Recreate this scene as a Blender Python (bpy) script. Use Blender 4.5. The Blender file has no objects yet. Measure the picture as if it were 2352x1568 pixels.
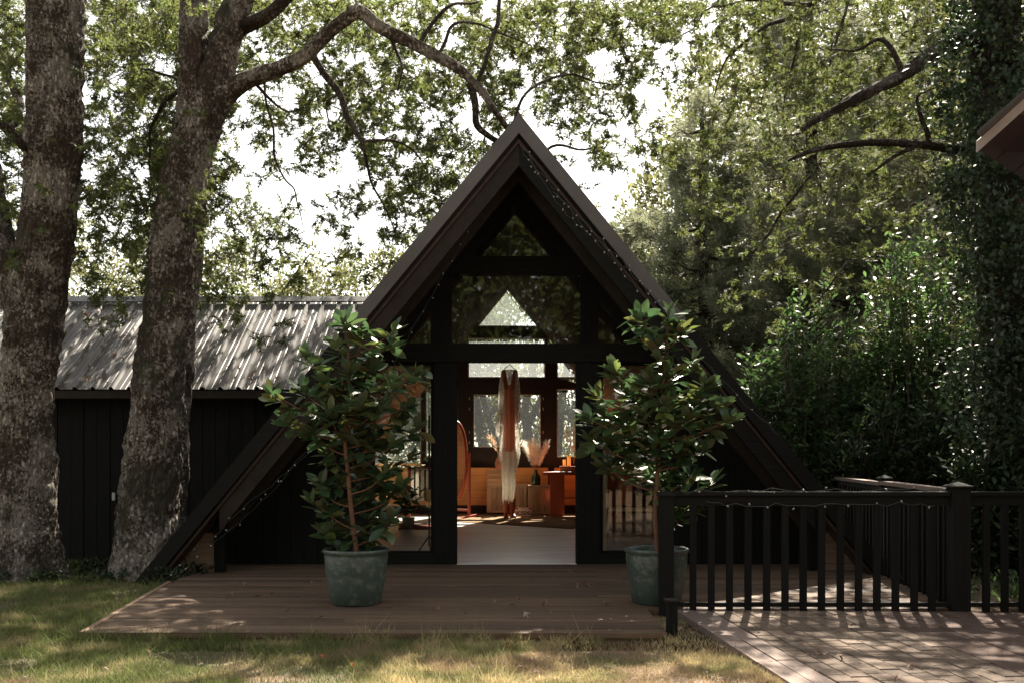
import bpy, bmesh, math, random
import numpy as np
from mathutils import Vector, Matrix, noise, Quaternion

R = math.radians
rnd = random.Random(7)
rg = np.random.default_rng(11)
scene = bpy.context.scene
C = scene.collection

# ------------------------------------------------------------------ camera
F, HX, HY, ZE = 2287.0, 1176.0, 1036.0, 1.2      # focal length / horizon in a 2352 px wide picture, eye height
cd = bpy.data.cameras.new('camera')
cam = bpy.data.objects.new('camera', cd); C.objects.link(cam)
cam.location = (0, 0, ZE); cam.rotation_euler = (R(90), 0, 0)
cd.sensor_width = 36; cd.lens = 36 * F / 2352; cd.shift_y = (HY - 784) / 2352
cd.clip_end = 600; cd.clip_start = 0.05
scene.camera = cam

# ------------------------------------------------------------------ sky and sun
SUN_AZ, SUN_EL = 16.0, 48.0
w = bpy.data.worlds.new('World'); scene.world = w; w.use_nodes = True
wn = w.node_tree; wn.nodes.clear()
sky = wn.nodes.new('ShaderNodeTexSky'); sky.sky_type = 'NISHITA'; sky.sun_disc = False
sky.sun_elevation = R(SUN_EL); sky.sun_rotation = R(SUN_AZ)
sky.air_density = 1.0; sky.dust_density = 1.2; sky.ozone_density = 1.0
bg = wn.nodes.new('ShaderNodeBackground'); bg.inputs[1].default_value = 0.075
wo = wn.nodes.new('ShaderNodeOutputWorld')
hz_ = wn.nodes.new('ShaderNodeHueSaturation'); hz_.inputs['Saturation'].default_value = 0.35      # thin white high haze
tint = wn.nodes.new('ShaderNodeMix'); tint.data_type = 'RGBA'; tint.blend_type = 'MULTIPLY'; tint.inputs[0].default_value = 1; tint.inputs[7].default_value = (1.07, 1.0, .88, 1)
wn.links.new(sky.outputs[0], hz_.inputs['Color']); wn.links.new(hz_.outputs[0], tint.inputs[6]); wn.links.new(tint.outputs[2], bg.inputs[0]); wn.links.new(bg.outputs[0], wo.inputs[0])
sd = bpy.data.lights.new('sun', 'SUN'); sd.energy = 5.0; sd.angle = R(0.55); sd.color = (1, .91, .77)
sun = bpy.data.objects.new('sun', sd); C.objects.link(sun)
sv = Vector((math.sin(R(SUN_AZ)) * math.cos(R(SUN_EL)), math.cos(R(SUN_AZ)) * math.cos(R(SUN_EL)), math.sin(R(SUN_EL))))
sun.rotation_euler = (-sv).to_track_quat('-Z', 'Y').to_euler(); sun.location = (8, 20, 20)
vs = scene.view_settings
vs.view_transform = 'Standard'; vs.look = 'None'; vs.gamma = 1; vs.exposure = 2.2; vs.use_curve_mapping = False
scene.cycles.max_bounces = 7; scene.cycles.diffuse_bounces = 3; scene.cycles.transparent_max_bounces = 12
scene.cycles.transmission_bounces = 5; scene.cycles.glossy_bounces = 3
scene.cycles.caustics_reflective = False; scene.cycles.caustics_refractive = False

def at(x, y, Y):
    return Vector(((x - HX) / F * Y, Y, ZE + (HY - y) / F * Y))

# ------------------------------------------------------------------ materials
def mat(name, col, rough=.7, spec=.4, var=.0, vscale=4, col2=None, bump=0, bscale=30, stretch=(1, 1, 1), detail=6,
        transl=0, island=0, metal=0, thresh=None, coat=0):
    m = bpy.data.materials.new(name); m.use_nodes = True
    nt = m.node_tree; n = nt.nodes; L = nt.links
    b = n['Principled BSDF']; b.inputs['Roughness'].default_value = rough
    b.inputs['Specular IOR Level'].default_value = spec; b.inputs['Metallic'].default_value = metal
    b.inputs['Coat Weight'].default_value = coat
    out = n['Material Output']
    tc = n.new('ShaderNodeTexCoord'); mp = n.new('ShaderNodeMapping'); mp.inputs['Scale'].default_value = stretch
    L.new(tc.outputs['Object'], mp.inputs[0])
    c = n.new('ShaderNodeRGB'); c.outputs[0].default_value = (*col, 1); cur = c.outputs[0]
    if col2:
        nz = n.new('ShaderNodeTexNoise'); nz.inputs['Scale'].default_value = vscale; nz.inputs['Detail'].default_value = detail
        nz.inputs['Roughness'].default_value = .65
        L.new(mp.outputs[0], nz.inputs[0])
        rp = n.new('ShaderNodeValToRGB'); lo, hi = thresh or (.4, .62)
        rp.color_ramp.elements[0].position = lo; rp.color_ramp.elements[1].position = hi
        L.new(nz.outputs[0], rp.inputs[0])
        mx = n.new('ShaderNodeMix'); mx.data_type = 'RGBA'; L.new(rp.outputs[0], mx.inputs[0])
        L.new(cur, mx.inputs[6]); mx.inputs[7].default_value = (*col2, 1); cur = mx.outputs[2]
    if island or var:
        hs = n.new('ShaderNodeHueSaturation'); mr = n.new('ShaderNodeMapRange')
        if island:
            g = n.new('ShaderNodeNewGeometry'); src = g.outputs['Random Per Island']; k = island
        else:
            g = n.new('ShaderNodeObjectInfo'); src = g.outputs['Random']; k = var
        L.new(src, mr.inputs[0]); mr.inputs[3].default_value = 1 - k; mr.inputs[4].default_value = 1 + k
        L.new(mr.outputs[0], hs.inputs['Value'])
        if island:
            m2 = n.new('ShaderNodeMath'); m2.operation = 'MULTIPLY_ADD'; L.new(src, m2.inputs[0])
            m2.inputs[1].default_value = 7.31; m2.inputs[2].default_value = 0
            fr = n.new('ShaderNodeMath'); fr.operation = 'FRACT'; L.new(m2.outputs[0], fr.inputs[0])
            mr2 = n.new('ShaderNodeMapRange'); L.new(fr.outputs[0], mr2.inputs[0])
            mr2.inputs[3].default_value = .475; mr2.inputs[4].default_value = .515
            L.new(mr2.outputs[0], hs.inputs['Hue'])
        L.new(cur, hs.inputs['Color']); cur = hs.outputs[0]
    L.new(cur, b.inputs['Base Color'])
    if bump:
        nb = n.new('ShaderNodeTexNoise'); nb.inputs['Scale'].default_value = bscale; nb.inputs['Detail'].default_value = 5
        L.new(mp.outputs[0], nb.inputs[0])
        bp = n.new('ShaderNodeBump'); bp.inputs['Strength'].default_value = bump; bp.inputs['Distance'].default_value = .01
        L.new(nb.outputs[0], bp.inputs['Height']); L.new(bp.outputs[0], b.inputs['Normal'])
    if transl:
        tr = n.new('ShaderNodeBsdfTranslucent'); mxs = n.new('ShaderNodeMixShader'); mxs.inputs[0].default_value = transl
        g2 = n.new('ShaderNodeHueSaturation'); g2.inputs['Hue'].default_value = .49; g2.inputs['Value'].default_value = 1.7; g2.inputs['Saturation'].default_value = 1.05
        L.new(cur, g2.inputs['Color']); L.new(g2.outputs[0], tr.inputs[0])
        L.new(b.outputs[0], mxs.inputs[1]); L.new(tr.outputs[0], mxs.inputs[2]); L.new(mxs.outputs[0], out.inputs[0])
    return m

def glass_mat(name, tint=(1, 1, 1), dust=.0, refl=1.0):
    m = bpy.data.materials.new(name); m.use_nodes = True
    nt = m.node_tree; n = nt.nodes; L = nt.links
    n.remove(n['Principled BSDF']); out = n['Material Output']
    t = n.new('ShaderNodeBsdfTransparent'); t.inputs[0].default_value = (*tint, 1)
    g = n.new('ShaderNodeBsdfGlossy'); g.inputs['Roughness'].default_value = .02
    lw = n.new('ShaderNodeLayerWeight'); pw = n.new('ShaderNodeMath'); pw.operation = 'POWER'; pw.inputs[1].default_value = 5
    L.new(lw.outputs['Facing'], pw.inputs[0])
    ml = n.new('ShaderNodeMath'); ml.operation = 'MULTIPLY_ADD'; ml.inputs[1].default_value = .9 * refl; ml.inputs[2].default_value = .045 * refl; ml.use_clamp = True
    L.new(pw.outputs[0], ml.inputs[0])
    mx = n.new('ShaderNodeMixShader'); L.new(ml.outputs[0], mx.inputs[0]); L.new(t.outputs[0], mx.inputs[1]); L.new(g.outputs[0], mx.inputs[2])
    last = mx.outputs[0]
    if dust:
        tr = n.new('ShaderNodeBsdfTranslucent'); tr.inputs[0].default_value = (.85, .88, .88, 1)
        nz = n.new('ShaderNodeTexNoise'); nz.inputs['Scale'].default_value = 25; nz.inputs['Detail'].default_value = 6
        mr = n.new('ShaderNodeMapRange'); mr.inputs[1].default_value = .3; mr.inputs[2].default_value = .7
        mr.inputs[3].default_value = dust * .6; mr.inputs[4].default_value = dust * 1.4; L.new(nz.outputs[0], mr.inputs[0])
        m2 = n.new('ShaderNodeMixShader'); L.new(mr.outputs[0], m2.inputs[0]); L.new(last, m2.inputs[1]); L.new(tr.outputs[0], m2.inputs[2]); last = m2.outputs[0]
    L.new(last, out.inputs[0])
    return m

def bark_mat(name, dark, light, cover=(.48, .56), moss=None):
    m = bpy.data.materials.new(name); m.use_nodes = True
    nt = m.node_tree; n = nt.nodes; L = nt.links; b = n['Principled BSDF']; b.inputs['Roughness'].default_value = .9
    b.inputs['Specular IOR Level'].default_value = .15
    tc = n.new('ShaderNodeTexCoord')
    def nz(scale, det, st=(1, 1, 1)):
        mp = n.new('ShaderNodeMapping'); mp.inputs['Scale'].default_value = st; L.new(tc.outputs['Object'], mp.inputs[0])
        x = n.new('ShaderNodeTexNoise'); x.inputs['Scale'].default_value = scale; x.inputs['Detail'].default_value = det
        x.inputs['Roughness'].default_value = .7; L.new(mp.outputs[0], x.inputs[0]); return x
    def ramp(src, lo, hi):
        r = n.new('ShaderNodeMapRange'); r.inputs[1].default_value = lo; r.inputs[2].default_value = hi; L.new(src, r.inputs[0]); return r.outputs[0]
    def mix(f, a, c2):
        x = n.new('ShaderNodeMix'); x.data_type = 'RGBA'; L.new(f, x.inputs[0])
        for i, v in ((6, a), (7, c2)):
            if isinstance(v, tuple): x.inputs[i].default_value = (*v, 1)
            else: L.new(v, x.inputs[i])
        return x.outputs[2]
    big = nz(2.2, 3); fine = nz(38, 6, (1, 1, .85)); mid = nz(70, 4)
    add = n.new('ShaderNodeMath'); add.operation = 'MULTIPLY_ADD'; L.new(big.outputs[0], add.inputs[0]); add.inputs[1].default_value = .9
    L.new(fine.outputs[0], add.inputs[2])
    lich = ramp(add.outputs[0], cover[0] + .25, cover[1] + .25)
    c1 = mix(ramp(mid.outputs[0], .35, .65), dark, tuple(v * 2.0 for v in dark))
    c2 = mix(lich, c1, light)
    if moss:
        mz = nz(1.7, 4); c2 = mix(ramp(mz.outputs[0], .52, .62), c2, moss)
    vo = n.new('ShaderNodeTexVoronoi'); vo.feature = 'DISTANCE_TO_EDGE'; vo.inputs['Scale'].default_value = 26
    mp = n.new('ShaderNodeMapping'); mp.inputs['Scale'].default_value = (1, 1, .38); L.new(tc.outputs['Object'], mp.inputs[0])
    wv = n.new('ShaderNodeVectorMath'); wv.operation = 'MULTIPLY_ADD'; L.new(fine.outputs[1], wv.inputs[0]); wv.inputs[1].default_value = (.06, .06, .06)
    L.new(mp.outputs[0], wv.inputs[2]); L.new(wv.outputs[0], vo.inputs[0])
    c3 = mix(ramp(vo.outputs[0], -.03, .07), tuple(v * .7 for v in dark), c2); L.new(c3, b.inputs['Base Color'])
    hh = n.new('ShaderNodeMath'); hh.operation = 'ADD'; L.new(ramp(vo.outputs[0], 0, .25), hh.inputs[0]); L.new(fine.outputs[0], hh.inputs[1])
    bp = n.new('ShaderNodeBump'); bp.inputs['Strength'].default_value = 1; bp.inputs['Distance'].default_value = .03
    L.new(hh.outputs[0], bp.inputs['Height']); L.new(bp.outputs[0], b.inputs['Normal'])
    return m

def wood_mat(name, c1, c2, axis='x', rough=.6, bump=.3, var=.15, spec=.4, groove=0):
    """grain running along axis; groove = spacing in metres of milled ribs running the same way"""
    st = {'x': (1.2, 22, 22), 'y': (22, 1.2, 22), 'z': (22, 22, 1.2)}[axis]
    m = mat(name, c1, rough, spec, var=var, vscale=2.2, col2=c2, bump=bump, bscale=5, stretch=st, thresh=(.35, .65))
    if groove:
        nt = m.node_tree; n = nt.nodes; L = nt.links
        tc = n.new('ShaderNodeTexCoord'); sp = n.new('ShaderNodeSeparateXYZ'); L.new(tc.outputs['Object'], sp.inputs[0])
        mu = n.new('ShaderNodeMath'); mu.operation = 'MULTIPLY'; mu.inputs[1].default_value = 2 * math.pi / groove; L.new(sp.outputs[1], mu.inputs[0])
        si = n.new('ShaderNodeMath'); si.operation = 'SINE'; L.new(mu.outputs[0], si.inputs[0])
        bp = n.new('ShaderNodeBump'); bp.inputs['Strength'].default_value = 1; bp.inputs['Distance'].default_value = .0035
        L.new(si.outputs[0], bp.inputs['Height'])
        old = [x for x in n if x.type == 'BUMP' and x != bp][0]
        L.new(old.outputs[0], bp.inputs['Normal']); L.new(bp.outputs[0], n['Principled BSDF'].inputs['Normal'])
    return m

M = {}
M['black'] = wood_mat('black_stained_timber', (.0036, .0036, .003), (.0075, .007, .006), 'z', .85, .5, .25, .2)
M['black_h'] = wood_mat('black_stained_beam', (.0045, .0045, .0035), (.010, .009, .007), 'x', .8, .5, .2, .2)
M['rafter'] = mat('dark_stained_rafter', (.015, .011, .008), .7, .2, vscale=5, col2=(.024, .017, .012), bump=.4, bscale=40, var=.1)
M['fascia'] = mat('brown_grey_metal_fascia', (.095, .082, .078), .5, .4, vscale=1.3, col2=(.07, .06, .056), bump=.1, bscale=8)
M['soffit'] = mat('red_brown_soffit_batten', (.045, .022, .014), .7, .3, vscale=8, col2=(.028, .015, .010), bump=.3)
M['roofing'] = mat('charcoal_roofing', (.025, .025, .026), .5, .4, vscale=3, col2=(.04, .038, .036), bump=.2)
M['deck'] = wood_mat('weathered_ribbed_decking', (.082, .049, .028), (.15, .094, .058), 'x', .65, .4, .36, .35, groove=.0145)
M['siding'] = wood_mat('brown_cedar_siding', (.20, .125, .08), (.28, .18, .115), 'x', .65, .4, .15)
M['lining'] = wood_mat('orange_pine_lining', (.80, .36, .115), (.86, .44, .16), 'x', .5, .2, .12)
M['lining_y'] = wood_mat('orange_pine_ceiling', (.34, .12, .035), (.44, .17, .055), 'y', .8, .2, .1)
M['ceil_dark'] = mat('shade_brown_ceiling', (.045, .025, .014), .9, .1)  # dark brown puts the dimness of the upper interior into the ceiling colour
M['wall_in'] = mat('dark_interior_paint', (.028, .021, .016), .6, .3, vscale=3, col2=(.035, .027, .021), bump=.1)
M['floor'] = wood_mat('pale_grey_floor_board', (.74, .72, .70), (.82, .80, .78), 'x', .26, .5, .06, .9)
M['tin'] = mat('dark_weathered_roofing_steel', (.12, .112, .108), .5, .35, vscale=3.0, col2=(.05, .043, .038), bump=.15, bscale=12, thresh=(.42, .75), stretch=(1, .25, .25), metal=.0)
M['glaze'] = mat('teal_glaze', (.040, .058, .049), .5, .45, vscale=16, col2=(.12, .128, .11), bump=.55, bscale=70, coat=.25, thresh=(.5, .68))
M['soil'] = mat('potting_soil', (.03, .02, .014), .95, .1, vscale=40, col2=(.06, .045, .03), bump=1, bscale=60)
M['bark'] = bark_mat('lichened_oak_bark', (.064, .046, .034), (.44, .39, .33), (.66, .76), (.10, .093, .066))
M['bark_dark'] = bark_mat('dark_limb_bark', (.04, .029, .022), (.19, .165, .14), (.70, .82))
M['bark_pine'] = bark_mat('pine_bark', (.035, .022, .016), (.11, .075, .055), (.7, .9))
M['twig'] = mat('brown_twig', (.07, .048, .036), .8, .2, vscale=10, col2=(.11, .08, .06))
M['oak_leaf'] = mat('oak_leaf', (.068, .085, .029), .6, .3, transl=.5, island=.38)
M['far_leaf'] = mat('olive_distant_leaf', (.105, .115, .050), .6, .3, transl=.42, island=.35)  # one olive tone for all far trees and the woodland
M['pine_leaf'] = mat('grey_green_needles', (.135, .150, .095), .6, .3, transl=.55, island=.4)
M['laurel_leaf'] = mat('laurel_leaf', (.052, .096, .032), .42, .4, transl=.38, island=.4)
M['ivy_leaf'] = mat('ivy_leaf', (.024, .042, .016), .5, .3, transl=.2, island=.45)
M['mag_leaf'] = None
M['grass'] = None
M['stem'] = mat('reddish_brown_stem', (.17, .075, .038), .6, .3, vscale=30, col2=(.10, .05, .03), bump=.3)
M['paver'] = mat('brown_grey_paver', (.15, .112, .085), .85, .2, var=.3, vscale=14, col2=(.10, .072, .053), bump=.6, bscale=120)
M['border'] = wood_mat('grey_brown_sleeper', (.13, .093, .076), (.17, .125, .104), 'y', .85, .5, .12)
M['slab'] = mat('brown_stained_slab', (.10, .066, .053), .85, .2, var=.15, vscale=5, col2=(.07, .045, .035), bump=.5, bscale=60)
M['joint'] = mat('sandy_paver_joint', (.06, .043, .032), .95, .1, vscale=30, col2=(.09, .06, .04), bump=.6, bscale=200)
M['glass'] = glass_mat('window_glass', (.84, .86, .85), 0, 1.3)
M['dusty'] = glass_mat('dusty_window_glass', (.9, .93, .92), .075, .8)
M['dusty_clear'] = glass_mat('lightly_dusty_glass', (.9, .93, .92), .012, .8)
M['mirror'] = mat('mirror_silver', (.75, .75, .75), .03, .5, metal=1)
M['redwood'] = wood_mat('red_stained_table_wood', (.46, .095, .045), (.55, .14, .065), 'x', .35, .2, .1, .5)
M['redwood_z'] = wood_mat('red_stained_leg_wood', (.42, .075, .035), (.50, .11, .05), 'z', .4, .2, .1, .5)
M['crate'] = wood_mat('pale_crate_slat', (.60, .38, .21), (.70, .46, .27), 'x', .75, .4, .2)
M['crate_z'] = wood_mat('weathered_crate_slat', (.42, .30, .19), (.55, .40, .26), 'z', .8, .4, .25)
M['rug'] = mat('brown_woven_rug', (.36, .24, .15), .95, .1, vscale=60, col2=(.25, .16, .10), bump=.8, bscale=200)
M['redrug'] = mat('red_patterned_rug', (.32, .03, .03), .95, .1, vscale=7, col2=(.5, .4, .33), bump=.5, bscale=150, stretch=(1, 5, 1), thresh=(.52, .56))
M['satin'] = mat('brown_satin', (.72, .43, .31), .4, .5, transl=.3, vscale=3, col2=(.6, .33, .23), bump=.3, bscale=20, stretch=(1, 1, .08))
M['leather'] = mat('tan_boot_leather', (.40, .11, .05), .3, .5, vscale=12, col2=(.24, .06, .03), bump=.2)
M['terra'] = mat('terracotta', (.60, .28, .18), .8, .2, vscale=10, col2=(.7, .38, .27), bump=.2)
M['vglass'] = mat('dark_green_glass', (.02, .06, .02), .08, .6, coat=.4)
M['pampas'] = mat('cream_pampas_plume', (.80, .74, .64), .9, .1, transl=.5, island=.2)
M['dryflower'] = mat('dried_orange_flower', (.72, .52, .32), .9, .1, transl=.4, island=.3)
M['wax'] = mat('amber_candle_wax', (.85, .62, .32), .5, .4, transl=.35, vscale=5, col2=(.8, .52, .22))
M['white'] = mat('off_white_paint', (.7, .68, .64), .6, .3, vscale=20, col2=(.6, .57, .53))
M['cloth'] = mat('cream_cloth', (.82, .79, .72), .9, .1, transl=.35, vscale=30, col2=(.7, .65, .56), bump=.4)
M['ink'] = mat('plate_ink', (.02, .02, .03), .5, .4)
M['red'] = mat('plate_red', (.4, .03, .02), .5, .4)
M['iron'] = mat('black_metal', (.012, .012, .012), .4, .5)
M['bulb'] = mat('frosted_bulb', (.26, .245, .22), .4, .4)
M['cable'] = mat('dark_green_cable', (.02, .022, .018), .5, .4)
M['paleboard'] = mat('weathered_white_bargeboard', (.26, .225, .21), .6, .3, vscale=4, col2=(.2, .17, .155), bump=.2)
M['redsoffit'] = mat('dark_red_timber_underside', (.014, .005, .004), .8, .2, vscale=8, col2=(.01, .004, .003))
M['dead'] = mat('dry_brown_leaf', (.25, .16, .11), .7, .3, transl=.15, var=.35, vscale=20, col2=(.16, .09, .06))
M['dead_pale'] = mat('pale_dry_leaf', (.36, .30, .25), .7, .3, transl=.15, var=.25, vscale=20, col2=(.26, .20, .16))
M['dead_red'] = mat('red_dry_leaf', (.42, .07, .02), .6, .3, transl=.25, var=.25, vscale=20, col2=(.3, .05, .02))
M['flatgrey'] = mat('grey_plastic_box', (.35, .35, .34), .5, .4)

def magnolia_leaf_mat():
    m = bpy.data.materials.new('magnolia_leaf'); m.use_nodes = True
    nt = m.node_tree; n = nt.nodes; L = nt.links; b = n['Principled BSDF']; out = n['Material Output']
    b.inputs['Roughness'].default_value = .3; b.inputs['Specular IOR Level'].default_value = .5
    g = n.new('ShaderNodeNewGeometry'); oi = n.new('ShaderNodeObjectInfo')
    s = n.new('ShaderNodeMath'); s.operation = 'ADD'; L.new(g.outputs['Random Per Island'], s.inputs[0]); L.new(oi.outputs['Random'], s.inputs[1])
    fr = n.new('ShaderNodeMath'); fr.operation = 'FRACT'; L.new(s.outputs[0], fr.inputs[0])
    rp = n.new('ShaderNodeValToRGB'); e = rp.color_ramp.elements
    e[0].position = 0; e[0].color = (.024, .050, .020, 1); e[1].position = .8; e[1].color = (.045, .080, .028, 1)
    q = e.new(.92); q.color = (.10, .13, .03, 1); q = e.new(1); q.color = (.09, .095, .03, 1)
    L.new(fr.outputs[0], rp.inputs[0])
    mx = n.new('ShaderNodeMix'); mx.data_type = 'RGBA'; L.new(g.outputs['Backfacing'], mx.inputs[0]); L.new(rp.outputs[0], mx.inputs[6])
    rb = n.new('ShaderNodeValToRGB'); e = rb.color_ramp.elements
    e[0].color = (.05, .06, .026, 1); e[1].color = (.09, .058, .03, 1); e[0].position = .6; e[1].position = .92; L.new(fr.outputs[0], rb.inputs[0])
    L.new(rb.outputs[0], mx.inputs[7]); L.new(mx.outputs[2], b.inputs['Base Color'])
    mr = n.new('ShaderNodeMapRange'); L.new(g.outputs['Backfacing'], mr.inputs[0]); mr.inputs[3].default_value = .36; mr.inputs[4].default_value = .75
    L.new(mr.outputs[0], b.inputs['Roughness'])
    tr = n.new('ShaderNodeBsdfTranslucent'); hs = n.new('ShaderNodeHueSaturation'); hs.inputs['Value'].default_value = 3.2; L.new(rp.outputs[0], hs.inputs['Color']); L.new(hs.outputs[0], tr.inputs[0])
    ms = n.new('ShaderNodeMixShader'); ms.inputs[0].default_value = .22; L.new(b.outputs[0], ms.inputs[1]); L.new(tr.outputs[0], ms.inputs[2]); L.new(ms.outputs[0], out.inputs[0])
    return m
M['mag_leaf'] = magnolia_leaf_mat()

def lawn_mat(name, ground):
    m = bpy.data.materials.new(name); m.use_nodes = True
    nt = m.node_tree; n = nt.nodes; L = nt.links; b = n['Principled BSDF']; out = n['Material Output']
    b.inputs['Roughness'].default_value = .75; b.inputs['Specular IOR Level'].default_value = .25
    g = n.new('ShaderNodeNewGeometry'); sp = n.new('ShaderNodeSeparateXYZ'); L.new(g.outputs['Position'], sp.inputs[0])
    def nz(sc, d=5):
        x = n.new('ShaderNodeTexNoise'); x.inputs['Scale'].default_value = sc; x.inputs['Detail'].default_value = d; L.new(g.outputs['Position'], x.inputs[0]); return x.outputs[0]
    def mr(src, a, c, lo=0, hi=1):
        x = n.new('ShaderNodeMapRange'); x.inputs[1].default_value = a; x.inputs[2].default_value = c; x.inputs[3].default_value = lo; x.inputs[4].default_value = hi; L.new(src, x.inputs[0]); return x.outputs[0]
    def mix(f, a, c):
        x = n.new('ShaderNodeMix'); x.data_type = 'RGBA'; L.new(f, x.inputs[0])
        for i, v in ((6, a), (7, c)):
            if isinstance(v, tuple): x.inputs[i].default_value = (*v, 1)
            else: L.new(v, x.inputs[i])
        return x.outputs[2]
    def ma(op, a, c):
        x = n.new('ShaderNodeMath'); x.operation = op
        for i, v in ((0, a), (1, c)):
            if isinstance(v, (int, float)): x.inputs[i].default_value = v
            else: L.new(v, x.inputs[i])
        return x.outputs[0]
    dryx = mr(sp.outputs[0], -2.2, 1.2)                       # the lawn dries out towards the paved ramp
    dry = ma('ADD', ma('MULTIPLY', dryx, .62), ma('MULTIPLY', ma('SUBTRACT', nz(2.3), .5), 2.1))
    dry = mr(dry, .1, .62)
    bare = mr(ma('ADD', ma('MULTIPLY', dryx, .16), nz(1.6, 7)), .60, .70)
    if ground:
        c = mix(dry, (.075, .07, .036), (.20, .14, .085)); c = mix(mr(nz(40), .4, .65), c, (.10, .065, .04)); c = mix(bare, c, (.19, .125, .08))
    else:
        c = mix(dry, (.13, .15, .05), (.52, .425, .23)); 
        hs = n.new('ShaderNodeHueSaturation'); L.new(mr(g.outputs['Random Per Island'], 0, 1, .65, 1.35), hs.inputs['Value']); L.new(c, hs.inputs['Color']); c = hs.outputs[0]
        c = mix(ma('MULTIPLY', bare, .7), c, (.27, .19, .12))
    L.new(c, b.inputs['Base Color'])
    if ground:
        bp = n.new('ShaderNodeBump'); bp.inputs['Distance'].default_value = .02; bp.inputs['Strength'].default_value = .8
        L.new(nz(70), bp.inputs['Height']); L.new(bp.outputs[0], b.inputs['Normal'])
    else:
        tr = n.new('ShaderNodeBsdfTranslucent'); L.new(c, tr.inputs[0])
        ms = n.new('ShaderNodeMixShader'); ms.inputs[0].default_value = .35; L.new(b.outputs[0], ms.inputs[1]); L.new(tr.outputs[0], ms.inputs[2]); L.new(ms.outputs[0], out.inputs[0])
    return m
M['grass'] = lawn_mat('lawn_grass', False); M['ground'] = lawn_mat('lawn_soil', True)

def lace_mat():
    m = bpy.data.materials.new('ivory_lace'); m.use_nodes = True
    nt = m.node_tree; n = nt.nodes; L = nt.links; b = n['Principled BSDF']; out = n['Material Output']
    b.inputs['Base Color'].default_value = (.84, .81, .74, 1); b.inputs['Roughness'].default_value = .8
    tc = n.new('ShaderNodeTexCoord'); vo = n.new('ShaderNodeTexVoronoi'); vo.inputs['Scale'].default_value = 22; vo.feature = 'DISTANCE_TO_EDGE'
    L.new(tc.outputs['Object'], vo.inputs[0])
    nz = n.new('ShaderNodeTexNoise'); nz.inputs['Scale'].default_value = 30; nz.inputs['Detail'].default_value = 4; L.new(tc.outputs['Object'], nz.inputs[0])
    s = n.new('ShaderNodeMath'); s.operation = 'MULTIPLY_ADD'; L.new(vo.outputs[0], s.inputs[0]); s.inputs[1].default_value = 1.6; L.new(nz.outputs[0], s.inputs[2])
    mr = n.new('ShaderNodeMapRange'); mr.inputs[1].default_value = .62; mr.inputs[2].default_value = .70; mr.inputs[3].default_value = .02; mr.inputs[4].default_value = .45; L.new(s.outputs[0], mr.inputs[0])
    tr = n.new('ShaderNodeBsdfTranslucent'); tr.inputs[0].default_value = (.78, .74, .66, 1)
    ms = n.new('ShaderNodeMixShader'); ms.inputs[0].default_value = .6; L.new(b.outputs[0], ms.inputs[1]); L.new(tr.outputs[0], ms.inputs[2])
    tp = n.new('ShaderNodeBsdfTransparent'); m2 = n.new('ShaderNodeMixShader'); L.new(mr.outputs[0], m2.inputs[0]); L.new(ms.outputs[0], m2.inputs[1]); L.new(tp.outputs[0], m2.inputs[2])
    L.new(m2.outputs[0], out.inputs[0]); return m
M['lace'] = lace_mat()

# ------------------------------------------------------------------ builders
def tag(o, label=None, cat=None, group=None, kind=None):
    if label: o['label'] = label
    if cat: o['category'] = cat
    if group: o['group'] = group
    if kind: o['kind'] = kind
    return o

def empty(name, loc=(0, 0, 0), rz=0, **k):
    o = bpy.data.objects.new(name, None); C.objects.link(o); o.location = loc; o.rotation_euler = (0, 0, rz)
    o.empty_display_size = .2
    return tag(o, **k)

def link(name, me, m, parent=None, smooth=False, **k):
    if m and not me.materials: me.materials.append(m)
    o = bpy.data.objects.new(name, me); C.objects.link(o)
    if smooth: me.shade_smooth()
    if parent: o.parent = parent
    return tag(o, **k)

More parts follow.
